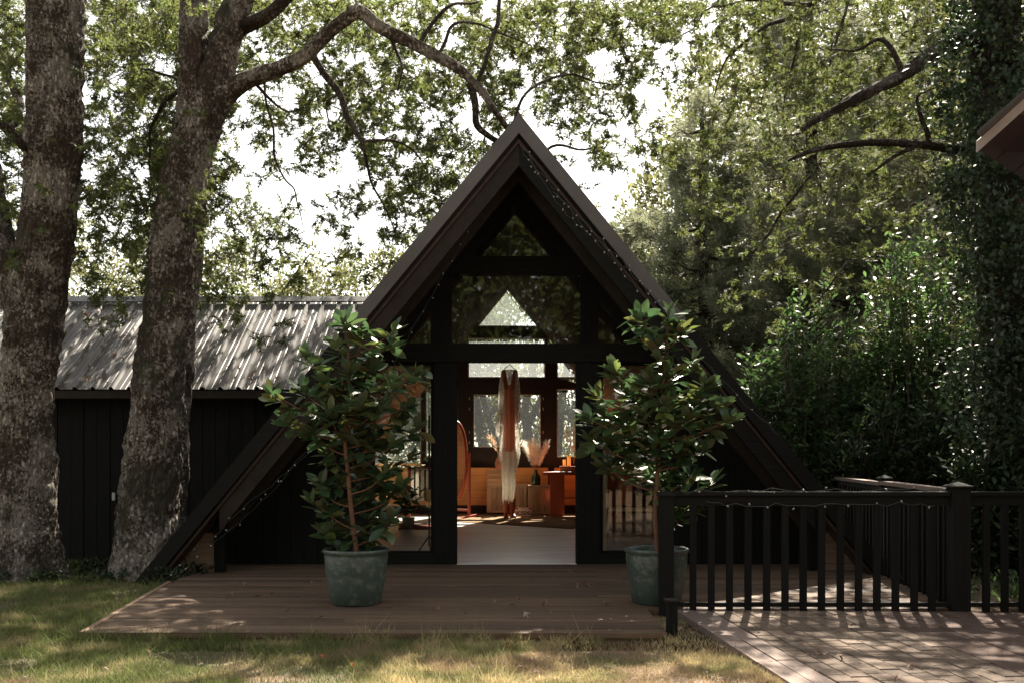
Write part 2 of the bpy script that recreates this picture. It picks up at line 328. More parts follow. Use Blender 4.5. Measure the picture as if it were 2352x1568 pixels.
class B:
    def __init__(s): s.v = []; s.f = []
    def hexa(s, p):
        i = len(s.v); s.v += [tuple(q) for q in p]
        s.f += [tuple(i + j for j in q) for q in ((0, 3, 2, 1), (4, 5, 6, 7), (0, 1, 5, 4), (1, 2, 6, 5), (2, 3, 7, 6), (3, 0, 4, 7))]
        return s
    def box(s, x0, x1, y0, y1, z0, z1):
        return s.hexa([(x0, y0, z0), (x1, y0, z0), (x1, y1, z0), (x0, y1, z0), (x0, y0, z1), (x1, y0, z1), (x1, y1, z1), (x0, y1, z1)])
    def chbox(s, x0, x1, y0, y1, z0, z1, c=.004):
        """box with chamfered top edges"""
        i = len(s.v)
        s.v += [(x0, y0, z0), (x1, y0, z0), (x1, y1, z0), (x0, y1, z0), (x0, y0, z1 - c), (x1, y0, z1 - c), (x1, y1, z1 - c), (x0, y1, z1 - c),
                (x0 + c, y0 + c, z1), (x1 - c, y0 + c, z1), (x1 - c, y1 - c, z1), (x0 + c, y1 - c, z1)]
        s.f += [tuple(i + j for j in q) for q in ((0, 3, 2, 1), (8, 9, 10, 11), (0, 1, 5, 4), (1, 2, 6, 5), (2, 3, 7, 6), (3, 0, 4, 7), (4, 5, 9, 8), (5, 6, 10, 9), (6, 7, 11, 10), (7, 4, 8, 11))]
        return s
    def beam(s, p0, p1, wdt, h, up=(0, 0, 1)):
        p0 = Vector(p0); p1 = Vector(p1); d = (p1 - p0).normalized(); up = Vector(up)
        sd_ = d.cross(up).normalized(); u = sd_.cross(d).normalized(); a = sd_ * wdt / 2; b_ = u * h / 2
        return s.hexa([p0 - a - b_, p0 + a - b_, p1 + a - b_, p1 - a - b_, p0 - a + b_, p0 + a + b_, p1 + a + b_, p1 - a + b_])
    def prism(s, pts, y0, y1):
        """polygon in x,z extruded over y0..y1"""
        n = len(pts); i = len(s.v)
        s.v += [(x, y0, z) for x, z in pts] + [(x, y1, z) for x, z in pts]
        s.f.append(tuple(i + j for j in range(n))); s.f.append(tuple(i + n + j for j in reversed(range(n))))
        for j in range(n):
            k = (j + 1) % n; s.f.append((i + j, i + n + j, i + n + k, i + k))
        return s
    def tube(s, pts, rad, seg=8, cap=True):
        pts = [Vector(p) for p in pts]; n = len(pts)
        if not hasattr(rad, '__len__'): rad = [rad] * n
        i0 = len(s.v); ref = Vector((0, 0, 1)); prev = None
        for i, p in enumerate(pts):
            t = (pts[min(i + 1, n - 1)] - pts[max(i - 1, 0)]).normalized()
            if prev is None:
                a = t.cross(ref); a = t.cross(Vector((1, 0, 0))) if a.length < .05 else a; a.normalize()
            else:
                a = (prev - t * prev.dot(t)).normalized()
            prev = a; b_ = t.cross(a)
            for k in range(seg):
                q = p + (a * math.cos(2 * math.pi * k / seg) + b_ * math.sin(2 * math.pi * k / seg)) * rad[i]; s.v.append(tuple(q))
        for i in range(n - 1):
            for k in range(seg):
                k2 = (k + 1) % seg; a = i0 + i * seg
                s.f.append((a + k, a + k2, a + seg + k2, a + seg + k))
        if cap:
            s.f.append(tuple(i0 + k for k in reversed(range(seg)))); s.f.append(tuple(i0 + (n - 1) * seg + k for k in range(seg)))
        return s
    def lathe(s, prof, c=(0, 0, 0), seg=32, sx=1, sy=1):
        i0 = len(s.v); n = len(prof)
        for r, z in prof:
            for k in range(seg):
                a = 2 * math.pi * k / seg; s.v.append((c[0] + r * sx * math.cos(a), c[1] + r * sy * math.sin(a), c[2] + z))
        for i in range(n - 1):
            for k in range(seg):
                k2 = (k + 1) % seg; a = i0 + i * seg; s.f.append((a + k, a + k2, a + seg + k2, a + seg + k))
        return s
    def mesh(s, name):
        me = bpy.data.meshes.new(name); me.from_pydata(s.v, [], s.f)
        bm = bmesh.new(); bm.from_mesh(me); bmesh.ops.recalc_face_normals(bm, faces=bm.faces); bm.to_mesh(me); bm.free()
        return me
    def obj(s, name, m, parent=None, smooth=False, bevel=0, **k):
        o = link(name, s.mesh(name), m, parent, smooth, **k)
        if bevel:
            bv = o.modifiers.new('bevel', 'BEVEL'); bv.width = bevel; bv.segments = 2; bv.limit_method = 'ANGLE'
        return o

def np_mesh(name, V, T):
    """V (n,3) float, T (m,3) int"""
    me = bpy.data.meshes.new(name); V = np.ascontiguousarray(V, dtype=np.float32); T = np.ascontiguousarray(T, dtype=np.int32)
    me.vertices.add(len(V)); me.vertices.foreach_set('co', V.ravel())
    me.loops.add(T.size); me.loops.foreach_set('vertex_index', T.ravel())
    me.polygons.add(len(T)); me.polygons.foreach_set('loop_start', np.arange(0, T.size, 3, dtype=np.int32))
    me.polygons.foreach_set('loop_total', np.full(len(T), 3, dtype=np.int32)); me.update(calc_edges=True)
    return me

# leaf templates: length 1 along +y, normal +z
def sym(half, faces_half, mid, extra=()):
    """mid: midrib points; half: right side points -> mirrored"""
    V = list(mid) + list(half) + [(-x, y, z) for x, y, z in half]
    n, h = len(mid), len(half); T = []
    for f in faces_half:
        T.append(f); T.append(tuple((i if i < n else i + h) for i in reversed(f)))
    return np.array(V, float), np.array(T + list(extra), int)
OAK = sym([(.27, .36, .04), (.33, .66, .02), (.16, .92, -.04), (.06, .5, 0)],
          [(0, 5, 1), (1, 6, 2), (2, 7, 3), (1, 8, 3), (2, 8, 4)], [(0, 0, 0), (0, .22, 0), (0, .48, 0), (0, .78, -.05), (0, 1.05, -.13)])
LANCE = sym([(.15, .3, .04), (.18, .62, .03)], [(0, 3, 1), (3, 4, 1), (4, 2, 1)], [(0, 0, 0), (0, .5, 0), (0, 1, -.06)])
QUAD = (np.array([(0, 0, 0), (.24, .5, .05), (0, 1, 0), (-.24, .5, .05)], float), np.array([(0, 1, 2), (0, 2, 3)]))
IVY = sym([(.42, .25, .03), (.3, .6, .0)], [(0, 2, 3), (0, 3, 1)], [(0, 0, 0), (0, 1, -.1)])
def tuft(n=7, wdt=.035, seed=3):
    r = random.Random(seed); V = []; T = []
    for i in range(n):
        a = 2 * math.pi * i / n + r.uniform(-.3, .3); sp = r.uniform(.25, .75)
        d = Vector((math.cos(a) * sp, 1, math.sin(a) * sp)).normalized() * r.uniform(.8, 1.1)
        s_ = d.cross(Vector((math.sin(a * 3), .1, math.cos(a * 2)))).normalized() * wdt
        k = len(V); V += [tuple(-s_), tuple(s_), tuple(d)]; T.append((k, k + 1, k + 2))
    return np.array(V, float), np.array(T, int)
TUFT = tuft(5, .045)

def frames(d, up_noise=1.0):
    """rotation matrices taking +y to d with a random roll biased so +z looks up"""
    n = len(d); d = d / np.linalg.norm(d, axis=1, keepdims=True)
    up = np.tile([0, 0, 1.0], (n, 1)) + rg.normal(0, up_noise, (n, 3))
    x = np.cross(d, up); x /= np.linalg.norm(x, axis=1, keepdims=True) + 1e-9
    z = np.cross(x, d)
    return np.stack([x, d, z], axis=2)

def scatter(name, tmpl, pos, dirs, size, m, parent=None, up_noise=.7, **k):
    V, T = tmpl; n = len(pos)
    Rm = frames(dirs, up_noise)
    W = np.einsum('nij,vj->nvi', Rm, V) * size[:, None, None] + pos[:, None, :]
    TT = T[None] + (np.arange(n) * len(V))[:, None, None]
    me = np_mesh(name, W.reshape(-1, 3), TT.reshape(-1, 3))
    return link(name, me, m, parent, **k)

def unit(n):
    v = rg.normal(0, 1, (n, 3)); return v / np.linalg.norm(v, axis=1, keepdims=True)

def spline(pts, rad, n=6):
    """Catmull-Rom through the points"""
    P = [Vector(p) for p in pts]; out = []; ro = []
    for i in range(len(P) - 1):
        p0 = P[max(i - 1, 0)]; p1 = P[i]; p2 = P[i + 1]; p3 = P[min(i + 2, len(P) - 1)]
        for j in range(n):
            t = j / n
            out.append(.5 * ((2 * p1) + (p2 - p0) * t + (2 * p0 - 5 * p1 + 4 * p2 - p3) * t * t + (3 * p1 - p0 - 3 * p2 + p3) * t ** 3))
            ro.append(rad[i] * (1 - t) + rad[i + 1] * t)
    out.append(P[-1]); ro.append(rad[-1]); return out, ro

def bark_tube(name, pts, rad, m, parent, seg=72, step=.03, amp=.03, flare=0, wob=.012, **k):
    L_ = sum((Vector(pts[i + 1]) - Vector(pts[i])).length for i in range(len(pts) - 1))
    P, Rr = spline(pts, rad, max(2, int(L_ / step / (len(pts) - 1))))
    b = B(); b.tube(P, Rr, seg); n = len(P)
    me = b.mesh(name); co = np.empty(len(me.vertices) * 3, np.float32); me.vertices.foreach_get('co', co); co = co.reshape(-1, 3)
    sd_ = rnd.uniform(0, 50)
    for i in range(n):
        p = P[i]; r = Rr[i]
        for kx in range(seg):
            j = i * seg + kx; q = Vector(co[j]); d = (q - p)
            a = 2 * math.pi * kx / seg
            v = Vector((math.cos(a) * r * 9, math.sin(a) * r * 9, q.z * 4.0 + sd_))
            rid = abs(noise.noise(v * 1.6)) * 2 - .5
            h = amp * rid + amp * .5 * noise.noise(q * 34) + wob * 2.5 * noise.noise(Vector((math.cos(a), math.sin(a), q.z * 1.1 + sd_)) * 1.3)
            if flare:
                t = max(0, 1 - (q.z + .05) / .7); h += flare * t * t * (.6 + .8 * abs(math.sin(a * 2.5 + sd_)))
            co[j] = q + d.normalized() * h
    me.vertices.foreach_set('co', co.ravel()); me.update()
    return link(name, me, m, parent, smooth=True, **k)

# ------------------------------------------------------------------ ground, lawn
GZ = -.06
def ground():
    xs = np.concatenate([np.linspace(-150, -9, 14), np.linspace(-8.5, 6, 90), np.linspace(7, 150, 14)])
    ys = np.concatenate([np.linspace(-80, 3.5, 12), np.linspace(3.8, 13, 80), np.linspace(14, 220, 20)])
    V = []; T = []
    for y in ys:
        for x in xs:
            z = GZ + (noise.noise(Vector((x * .8, y * .8, 0))) * .015 if abs(x) < 20 and y < 13 else 0)
            if x > -3.6 and x < 4.2 and 6.3 < y < 25: z = GZ - .06
            if x > 1.0 and y < 8: z -= min(.05, (x - 1.0) * .2)
            V.append((x, y, z))
    nx = len(xs)
    for j in range(len(ys) - 1):
        for i in range(nx - 1):
            a = j * nx + i; T += [(a, a + 1, a + nx + 1), (a, a + nx + 1, a + nx)]
    link('ground', np_mesh('ground', np.array(V), np.array(T)), M['ground'], smooth=True, kind='structure')
ground()

# path / ramp footprint helper
PDIR = Vector((.112, -1, 0)).normalized(); PSIDE = Vector((1, .112, 0)).normalized(); P0 = Vector((1.235, 7.66, 0))
def on_path(s_, t):     # s along the ramp towards the camera, t to the right
    p = P0 + PDIR * s_ + PSIDE * t; p.z = -.004 - .018 * s_
    return p

def in_deck(x, y):
    if y < 6.6 or y > 11: return False
    return (-3.0 < x < 1.02) or (y > 7.6 and -3.1 < x < 3.6)
def lawn():
    n = 800000
    x = rg.uniform(-6.2, 2.3, n); y = 4.6 + (rg.random(n) ** 1.35) * 7.0
    keep = np.abs(x) < .56 * y + .3
    keep &= ~((x > -.105 * (y - 6.6) - 2.87) & (x < 1.05) & (y > 6.57))
    # left edge of ramp
    tt = (x - 1.235) * PSIDE.x + (y - 7.66) * PSIDE.y
    keep &= ~((tt > -.01)); keep &= (y < 11.45)
    bare = np.array([noise.noise(Vector((a * 1.3, b_ * 1.3, 4))) for a, b_ in zip(x, y)])
    keep &= ~((bare > .18 - .12 * np.clip((x + 1) / 2, 0, 1)) & (rg.random(n) < .75))
    keep &= ~((y > 9.2) & (rg.random(n) < .55))
    x = x[keep]; y = y[keep]
    ne = 5200; te = rg.random(ne); ex = np.where(te < .72, rg.uniform(-2.9, 1.1, ne), 0); ey = np.where(te < .72, 6.60 - np.abs(rg.normal(0, .03, ne)), 6.6 + rg.random(ne) * 2.7)
    ex = np.where(te < .72, ex, -2.89 - .118 * (ey - 6.6) - np.abs(rg.normal(0, .03, ne)))
    clump_ = np.array([noise.noise(Vector((a * 5, b_ * 5, 9))) for a, b_ in zip(ex, ey)]) > -.05
    ex = ex[clump_]; ey = ey[clump_]; nb0 = len(x); x = np.concatenate([x, ex]); y = np.concatenate([y, ey]); n = len(x)
    edge_ = np.arange(n) >= nb0
    h = rg.uniform(.012, .032, n) * np.where(edge_, 2.6, 1) * (1 + 1.2 * (rg.random(n) < .04)); h *= np.where(x > 0, .75, 1.25) * (1 + .9 * (rg.random(n) < .08))
    a = rg.uniform(0, 2 * np.pi, n); wd = rg.uniform(.0018, .0034, n); lean = rg.normal(0, .6, (n, 2)) * h[:, None]
    z0 = np.full(n, GZ - .004)
    V = np.empty((n, 3, 3)); V[:, 0] = np.stack([x - np.cos(a) * wd, y - np.sin(a) * wd, z0], 1); V[:, 1] = np.stack([x + np.cos(a) * wd, y + np.sin(a) * wd, z0], 1)
    V[:, 2] = np.stack([x + lean[:, 0], y + lean[:, 1], z0 + h + .006], 1)
    link('grass', np_mesh('grass', V.reshape(-1, 3), np.arange(n * 3).reshape(-1, 3)), M['grass'],
         label='patchy green and straw coloured lawn grass in front of the deck', cat='grass', kind='stuff')
lawn()

# ------------------------------------------------------------------ deck
deck = empty('deck', (0, 0, 0), kind='structure')
def left_edge(y): return -2.83 - .118 * (y - 6.6) if y < 9.2 else -3.14 - .02 * (y - 9.2)
def deck_right(y): return 1.03 if y < 7.56 else 3.40 + (y - 7.6) * .107
y = 6.60; i = 0
while y < 10.62:
    y1 = y + .139; xl, xl1, xr = left_edge(y), left_edge(y1), deck_right(y + .07)
    cuts = [xl]; x = xl + rnd.uniform(1.0, 2.6)
    while x < xr - .5: cuts.append(x); x += rnd.uniform(1.8, 3.2)
    cuts.append(xr)
    for a, c in zip(cuts[:-1], cuts[1:]):
        dz = rnd.uniform(-.003, .003); a1 = xl1 if a == xl else a
        b = B(); g = .0015
        b.hexa([(a + g, y, -.035 + dz), (c - g, y, -.035 + dz), (c - g, y1, -.035 + dz), (a1 + g, y1, -.035 + dz),
                (a + g, y, dz), (c - g, y, dz), (c - g, y1, dz), (a1 + g, y1, dz)])
        b.obj('deck_board', M['deck'], deck)
    y += .1445; i += 1
B().box(-2.8, 1.0, 6.612, 6.64, -.13, -.036).obj('deck_fascia', M['deck'], deck)
B().hexa([(-2.86, 6.61, -.13), (-2.82, 6.61, -.13), (-3.13, 9.2, -.13), (-3.17, 9.2, -.13), (-2.875, 6.61, .004), (-2.835, 6.61, .004), (-3.145, 9.2, .004), (-3.185, 9.2, .004)]).obj('edge_trim', M['siding'], deck)
B().box(-3.1, 3.8, 6.7, 10.5, -.12, -.06).obj('deck_underside', M['soil'], deck)

# ------------------------------------------------------------------ A-frame cabin
ROT = R(.9); CAB = Vector((.051, 10.67, 0))
cab = empty('a_frame_cabin', CAB, ROT, label='black timber A-frame cabin with glazed gable and open doorway behind the deck', cat='cabin')
S = 1.22; APEX = 4.45; TH = math.atan(S); NV = 1 / math.cos(TH)     # vertical thickness per unit perpendicular
def rz(u, off=0): return APEX - S * abs(u) - off * NV
V0, V1 = -1.0, 8.78
FOOT = (APEX + .06) / S
def rake(b, sgn, u0, u1, o0, o1, v0, v1):
    """slab following the slope between perpendicular offsets o0..o1"""
    pts = [(sgn * u0, rz(u0, o0)), (sgn * u1, rz(u1, o0)), (sgn * u1, rz(u1, o1)), (sgn * u0, rz(u0, o1))]
    return b.prism(pts, v0, v1)
for s_ in (-1, 1):
    # roof slope built of panels along the ridge direction
    vv = V0
    while vv < V1 - .1:
        v2 = min(vv + 1.1, V1); rake(B(), s_, 0, FOOT, 0.003, .045, vv + .004, v2 - .004).obj('roof_panel', M['roofing'], cab); vv = v2
    # wooden lining boards under the slope, running along the building
    k = 0; u = .02
    while u < 3.5:
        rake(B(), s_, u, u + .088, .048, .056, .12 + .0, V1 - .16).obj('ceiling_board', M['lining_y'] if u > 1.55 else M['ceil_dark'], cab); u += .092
    # fascia: pale brown metal on the upper part, black timber below
    uu = 1.62
    rake(B(), s_, 0.0, uu, -.012, .108, V0 - .035, V0 - .003).obj('fascia', M['fascia'], cab, label='brown grey metal fascia at the gable top')
    rake(B(), s_, uu, FOOT, -.006, .125, V0 - .03, V0 - .003).obj('fascia', M['black_h'], cab)
    rake(B(), s_, .0, FOOT - .2, .14, .165, V0 + .0, V0 + .3).obj('batten', M['soffit'], cab)
    rake(B(), s_, .0, 2.9, .10, .34, V0 + .34, V0 + .43).obj('rafter', M['rafter'], cab)
    rake(B(), s_, .0, 2.9, .10, .30, V0 + .02, V0 + .10).obj('rafter', M['rafter'] if s_ < 0 else M['black_h'], cab)
    # soffit boards under the overhang
    u = .1
    while u < 2.9:
        rake(B(), s_, u, u + .136, .092, .104, V0 + .11, V0 + .335).obj('soffit_board', M['soffit'], cab); u += .14
# ridge cap
B().prism([(-.09, rz(.09) + .0), (0, APEX + .03), (.09, rz(.09)), (0, APEX + .005)], V0 - .04, V1).obj('ridge_cap', M['fascia'], cab)

# gable front, v = 0
PD = .09
def post(u0, u1, z0, z1, v0=-.05, v1=.09, m='black', name='post'):
    return B().box(u0, u1, v0, v1, z0, z1).obj(name, M[m], cab, bevel=.004)
post(-.887, -.639, 0, 2.152); post(.635, .892, 0, 2.152)                       # door posts
post(-2.0, 2.0, 2.152, 2.348, -.07, .1, 'black_h', 'lintel')
post(-.92, -.695, 2.348, 3.09); post(.68, .87, 2.348, 3.09)
post(-.96, .96, 3.09, 3.277, -.06, .095, 'black_h', 'collar_beam')
# inner gable rafters, set in the glass plane
for s_ in (-1, 1):
    rake(B(), s_, .0, 3.4, .112, .36, -.045, .085).obj('gable_rafter', M['black_h'], cab)
# side glazing next to the door: left -1.53..-.90, right .892..1.53
def window(u0, u1, z0, z1, v, fr=.03, m='glass', frm='black', ov=.03):
    w_ = B()
    w_.box(u0, u0 + fr, v - ov, v + ov, z0, z1); w_.box(u1 - fr, u1, v - ov, v + ov, z0, z1)
    w_.box(u0 + fr, u1 - fr, v - ov, v + ov, z0, z0 + fr); w_.box(u0 + fr, u1 - fr, v - ov, v + ov, z1 - fr, z1)
    o = w_.obj('window', M[frm], cab)
    B().box(u0 + fr - .005, u1 - fr + .005, v - .003, v + .003, z0 + fr - .005, z1 - fr + .005).obj('pane', M[m], o)
    return o
B().box(-1.55, -.887, -.05, .09, 0, .105).obj('bottom_rail', M['black_h'], cab, bevel=.004)
B().box(.892, 1.55, -.05, .09, 0, .105).obj('bottom_rail', M['black_h'], cab, bevel=.004)
window(-1.55, -.889, .106, 2.15, .02); window(.894, 1.55, .106, 2.15, .02)
def tri_window(pts, v, m, frm=None, wd=.02):
    o = None
    if frm:
        b = B()
        for i in range(len(pts)):
            a = pts[i]; c = pts[(i + 1) % len(pts)]; b.beam((a[0], v, a[1]), (c[0], v, c[1]), .05, wd, (0, 1, 0))
        o = b.obj('window', M[frm], cab)
    p = B().prism(pts, v - .003, v + .003).obj('pane' if o else 'glazing', M[m], o or cab)
    return p
ui = lambda z, off=.36: (APEX - off * NV - z) / S
tri_window([(-ui(3.277), 3.277), (ui(3.277), 3.277), (0, APEX - .36 * NV)], .02, 'glass')
tri_window([(-.695, 2.348), (.68, 2.348), (.68, 3.09), (-.695, 3.09)], .021, 'glass')
tri_window([(-ui(2.348), 2.348), (-.92, 2.348), (-.92, rz(.92, .36))], .02, 'glass')
tri_window([(.87, 2.348), (ui(2.348), 2.348), (.87, rz(.87, .36))], .02, 'glass')
# black upright cladding either side
for s_ in (-1, 1):
    u = 1.553
    while u < 3.2:
        u1 = u + .138; dv = rnd.uniform(0, .006)
        zt0 = min(2.15, rz(u, .30)); zt1 = min(2.15, rz(u1, .30))
        B().prism([(s_ * u, -.02), (s_ * u1, -.02), (s_ * u1, max(.02, zt1)), (s_ * u, max(.03, zt0))], -.02 - dv, .06).obj('wall_board', M['black'], cab)
        u = u1 + .006
    # short post and low brown board wall between post and leg
    B().box(s_ * 2.98 - .05, s_ * 2.98 + .05, -.71, -.61, -.03, rz(2.98, .11) - .0).obj('post', M['black'], cab, bevel=.004)
    z = -.03
    while z < .72:
        z1 = z + .105
        a0, a1 = (APEX - .12 * NV - z) / S - .10, (APEX - .12 * NV - z1) / S - .10
        if a1 > 3.04:
            B().prism([(s_ * 3.032, z), (s_ * (a0 + .16), z), (s_ * (a1 + .16), z1 - .004), (s_ * 3.032, z1 - .004)], -.66 - rnd.uniform(0, .005), -.63).obj('siding_board', M['siding'], cab)
        z = z1
# interior floor
y0 = .0; k = 0
while y0 < 8.6:
    x0 = -3.3 + rnd.uniform(-.6, 0)
    while x0 < 3.3:
        x1 = min(x0 + .9, 3.3); xa = max(x0, -3.3)
        if x1 - xa > .05: B().box(xa + .0015, x1 - .0015, y0 + .0015, y0 + .1635, -.04, rnd.uniform(0, .0015)).obj('floor_board', M['floor'], cab)
        x0 += .9
    y0 += .165; k += 1
B().box(-3.4, 3.4, 0, 8.7, -.1, -.045).obj('floor_base', M['soil'], cab)
B().box(-.639, .635, -.06, -.001, -.02, .004).obj('threshold', M['floor'], cab)
# rear gable wall at v = 8.65: built from pieces around the openings
VR = 8.62
def rwall(u0, u1, z0, z1):
    if z1 <= rz(max(abs(u0), abs(u1)), .05):
        B().box(u0, u1, VR, VR + .12, z0, z1).obj('rear_wall', M['wall_in'], cab)
    else:
        # slanted top
        pts = [(u0, z0), (u1, z0), (u1, min(z1, max(z0, rz(u1, .05)))), (u0, min(z1, max(z0, rz(u0, .05))))]
        B().prism(pts, VR, VR + .12).obj('rear_wall', M['wall_in'], cab)
def ru(x): return ((x - HX) / F * 19.29 - (-.084)) 
def rzz(y): return ZE + (HY - y) / F * 19.29
a_, b_, c_, d_ = ru(1075), ru(1253), ru(1279), ru(1366)
e_, f_ = ru(978), ru(1051)
d2, e2_ = ru(1324), ru(1012)
zs1, zs0 = rzz(776), rzz(867); zw1, zw0 = rzz(892), rzz(1050); zd1, zd0 = rzz(905), rzz(1026)
rwall(-3.6, e_, 0, .95); rwall(d_, 3.6, 0, .95)
rwall(-3.6, -2.6, .951, 3.2); rwall(2.6, 3.6, .951, 3.2); rwall(e_ - .09, e_, .951, 3.2); rwall(d_, d_ + .09, .951, 3.2)
rwall(f_, a_, 0, zs1); rwall(b_, c_, 0, zs1)
rwall(e_, f_, 0, zw0); rwall(c_, d_, 0, zw0); rwall(e_, f_, zw1 + .001, zs0); rwall(c_, d_, zw1 + .001, zs0)
rwall(d2, d_, zs0, 3.3); rwall(e_, e2_, zs0, 3.3)
rwall(a_, b_, zd1 + .08, zs0)
zt = rzz(750); apx = APEX - .06 * NV; uc = 0.0; urr = (apx - zt) / S; ul = -urr
B().prism([(-(APEX - .05 * NV - zs1) / S, zs1), ((APEX - .05 * NV - zs1) / S, zs1), ((APEX - .05 * NV - zt) / S, zt), (-(APEX - .05 * NV - zt) / S, zt)], VR + .002, VR + .118).obj('rear_wall', M['wall_in'], cab)
for s_ in (-1, 1):
    e2 = ul if s_ < 0 else urr; far = s_ * ui(zt, .045)
    B().prism([(e2, zt), (far, zt), (0, APEX - .045 * NV), (uc, apx)], VR, VR + .12).obj('rear_wall', M['wall_in'], cab)
window(a_, b_, zs0, zs1, VR + .06, .022, 'dusty', 'white'); tri_window([(c_, zs0), (d2, zs0), (d2, rz(d2, .06)), (c_, min(zs1, rz(c_, .06)))], VR + .06, 'dusty', 'white'); tri_window([(e2_, zs0), (f_, zs0), (f_, min(zs1, rz(f_, .06))), (e2_, rz(e2_, .06))], VR + .06, 'dusty', 'white')
window(c_, d_, zw0, zw1, VR + .06, .022, 'dusty_clear', 'white'); window(e_, f_, zw0, zw1, VR + .06, .022, 'dusty_clear', 'white')
tri_window([(ul, zt), (urr, zt), (uc, apx)], VR + .06, 'dusty', 'white')
for s_, u0 in ((-1, -e_ + .09), (1, d_ + .09)):  # outer corner windows added to bring more light into the interior
    tri_window([(s_ * u0, .95), (s_ * 2.6, .95), (s_ * 2.6, rz(2.6, .06)), (s_ * u0, rz(u0, .06))], VR + .06, 'dusty_clear', 'white')
# rear door with its glass
door = B().box(a_, ru(1088) , VR + .02, VR + .08, .0, zd1 + .08).box(ru(1242), b_, VR + .02, VR + .08, .0, zd1 + .08).box(ru(1088), ru(1242), VR + .02, VR + .08, 0, zd0).box(ru(1088), ru(1242), VR + .02, VR + .08, zd1, zd1 + .08).obj('rear_door', M['wall_in'], cab)
B().box(ru(1088), ru(1242), VR + .045, VR + .05, zd0, zd1).obj('pane', M['dusty_clear'], door)
wf = B(); 
for q in ((ru(1088), ru(1088) + .014, zd0, zd1), (ru(1242) - .014, ru(1242), zd0, zd1), (ru(1088), ru(1242), zd0, zd0 + .014), (ru(1088), ru(1242), zd1 - .014, zd1)):
    wf.box(q[0], q[1], VR + .01, VR + .055, q[2], q[3])
wf.obj('bead', M['white'], door)
for uu in (a_ + .02, b_ - .05):
    for zz in (1.35, 1.55, 2.0, 2.2):
        B().box(uu, uu + .014, VR + .005, VR + .02, zz, zz + .05).obj('hinge', M['white'], door)
# orange plank dado inside along the rear wall
z = .17; 
while z < .88:
    for u0, u1 in ((-2.6, -.75), (-.745, ru(1258)), (ru(1258) + .12, 2.4)):
        B().box(u0, u1, VR - .16, VR - .135, z, z + .141).obj('dado_board', M['lining'], cab)
    z += .145
B().box(-2.6, 2.4, VR - .17, VR - .01, 0, .168).obj('plinth', M['wall_in'], cab)

# ------------------------------------------------------------------ annex with ribbed steel roof
ann = empty('annex', (-5, 11.5, 0), label='low black board annex under a ribbed grey steel roof behind the two trunks', cat='building')
EY, EZ, RY, RZ = 11.2, 1.90, 13.1, 3.18
def axlim(z): return -(APEX - z) / S - .03
OX = Vector((5, -11.5, 0))
def ab(): return B()
def sheet(x0, pitch, nrib, back=False):
    b = B(); prof = []
    for r in range(nrib):
        xx = x0 + r * pitch
        prof += [(xx, 0), (xx + .055, 0), (xx + .062, .004), (xx + .069, 0), (xx + .115, 0), (xx + .122, .004), (xx + .129, 0), (xx + .145, 0), (xx + .157, .032), (xx + .182, .032)]
    prof.append((x0 + nrib * pitch, 0))
    nrm = Vector((0, -(RZ - EZ), RY - EY)).normalized()
    if back: nrm = Vector((0, RZ - EZ, RY - EY)).normalized()
    rows = 2; i0 = 0
    for t in (0, 1):
        for xx, h in prof:
            z = EZ + (RZ - EZ) * t; yy = (EY + (RY - EY) * t) if not back else (2 * RY - EY - (RY - EY) * t)
            lim = axlim(z) + (.0 if not back else 0)
            b.v.append((min(xx, lim) + 5, yy + nrm.y * h - 11.5, z + nrm.z * h))
    n = len(prof)
    for i in range(n - 1):
        if prof[i][0] < axlim(RZ) : b.f.append((i, i + 1, n + i + 1, n + i))
    return b
x = -9.6
while x < axlim(RZ):
    o = sheet(x, .205, 4).obj('roof_sheet', M['tin'], ann)
    so = o.modifiers.new('thick', 'SOLIDIFY'); so.thickness = .002
    sheet(x, .205, 4, True).obj('roof_sheet', M['tin'], ann)
    x += .82
rc = B()
rc.hexa([(-4.6, RY - .13 - 11.5, RZ - .045), (axlim(RZ) + 5, RY - .13 - 11.5, RZ - .045), (axlim(RZ) + 5, RY - 11.5, RZ + .045), (-4.6, RY - 11.5, RZ + .045),
         (-4.6, RY - .13 - 11.5, RZ - .03), (axlim(RZ) + 5, RY - .13 - 11.5, RZ - .03), (axlim(RZ) + 5, RY - 11.5, RZ + .055), (-4.6, RY - 11.5, RZ + .055)])
rc.obj('ridge_cap', M['iron'], ann)
x = -9.5
while x < -2.15:
    x1 = x + .145; zt = 1.96
    z0a = max(-.12, APEX - S * -x + .03) if x > -3.75 else -.12; z0b = max(-.12, APEX - S * -x1 + .03) if x1 > -3.75 else -.12
    if z0b < zt - .03:
        B().prism([(x + 5, z0a), (x1 + 5, z0b), (x1 + 5, zt), (x + 5, zt)], -.0 - rnd.uniform(0, .012), .06).obj('wall_board', M['black'], ann)
    x = x1 + .007
B().box(-4.5, axlim(1.9) + 5 - .02, EY + .02 - 11.5, EY + .05 - 11.5, EZ - .10, EZ - .012).obj('eave_board', M['rafter'], ann)
B().box(-4.5, .8, 3.2, 3.3, -.12, 1.9).obj('rear_wall', M['black'], ann)

bx = B().box(-.018, .018, -.02, .0, -.045, .045).obj('outlet_box', M['flatgrey'], bevel=.004, label='small pale grey socket box on the black annex wall left of the second trunk', cat='socket box')
bx.location = at(262, 1139, 11.47)

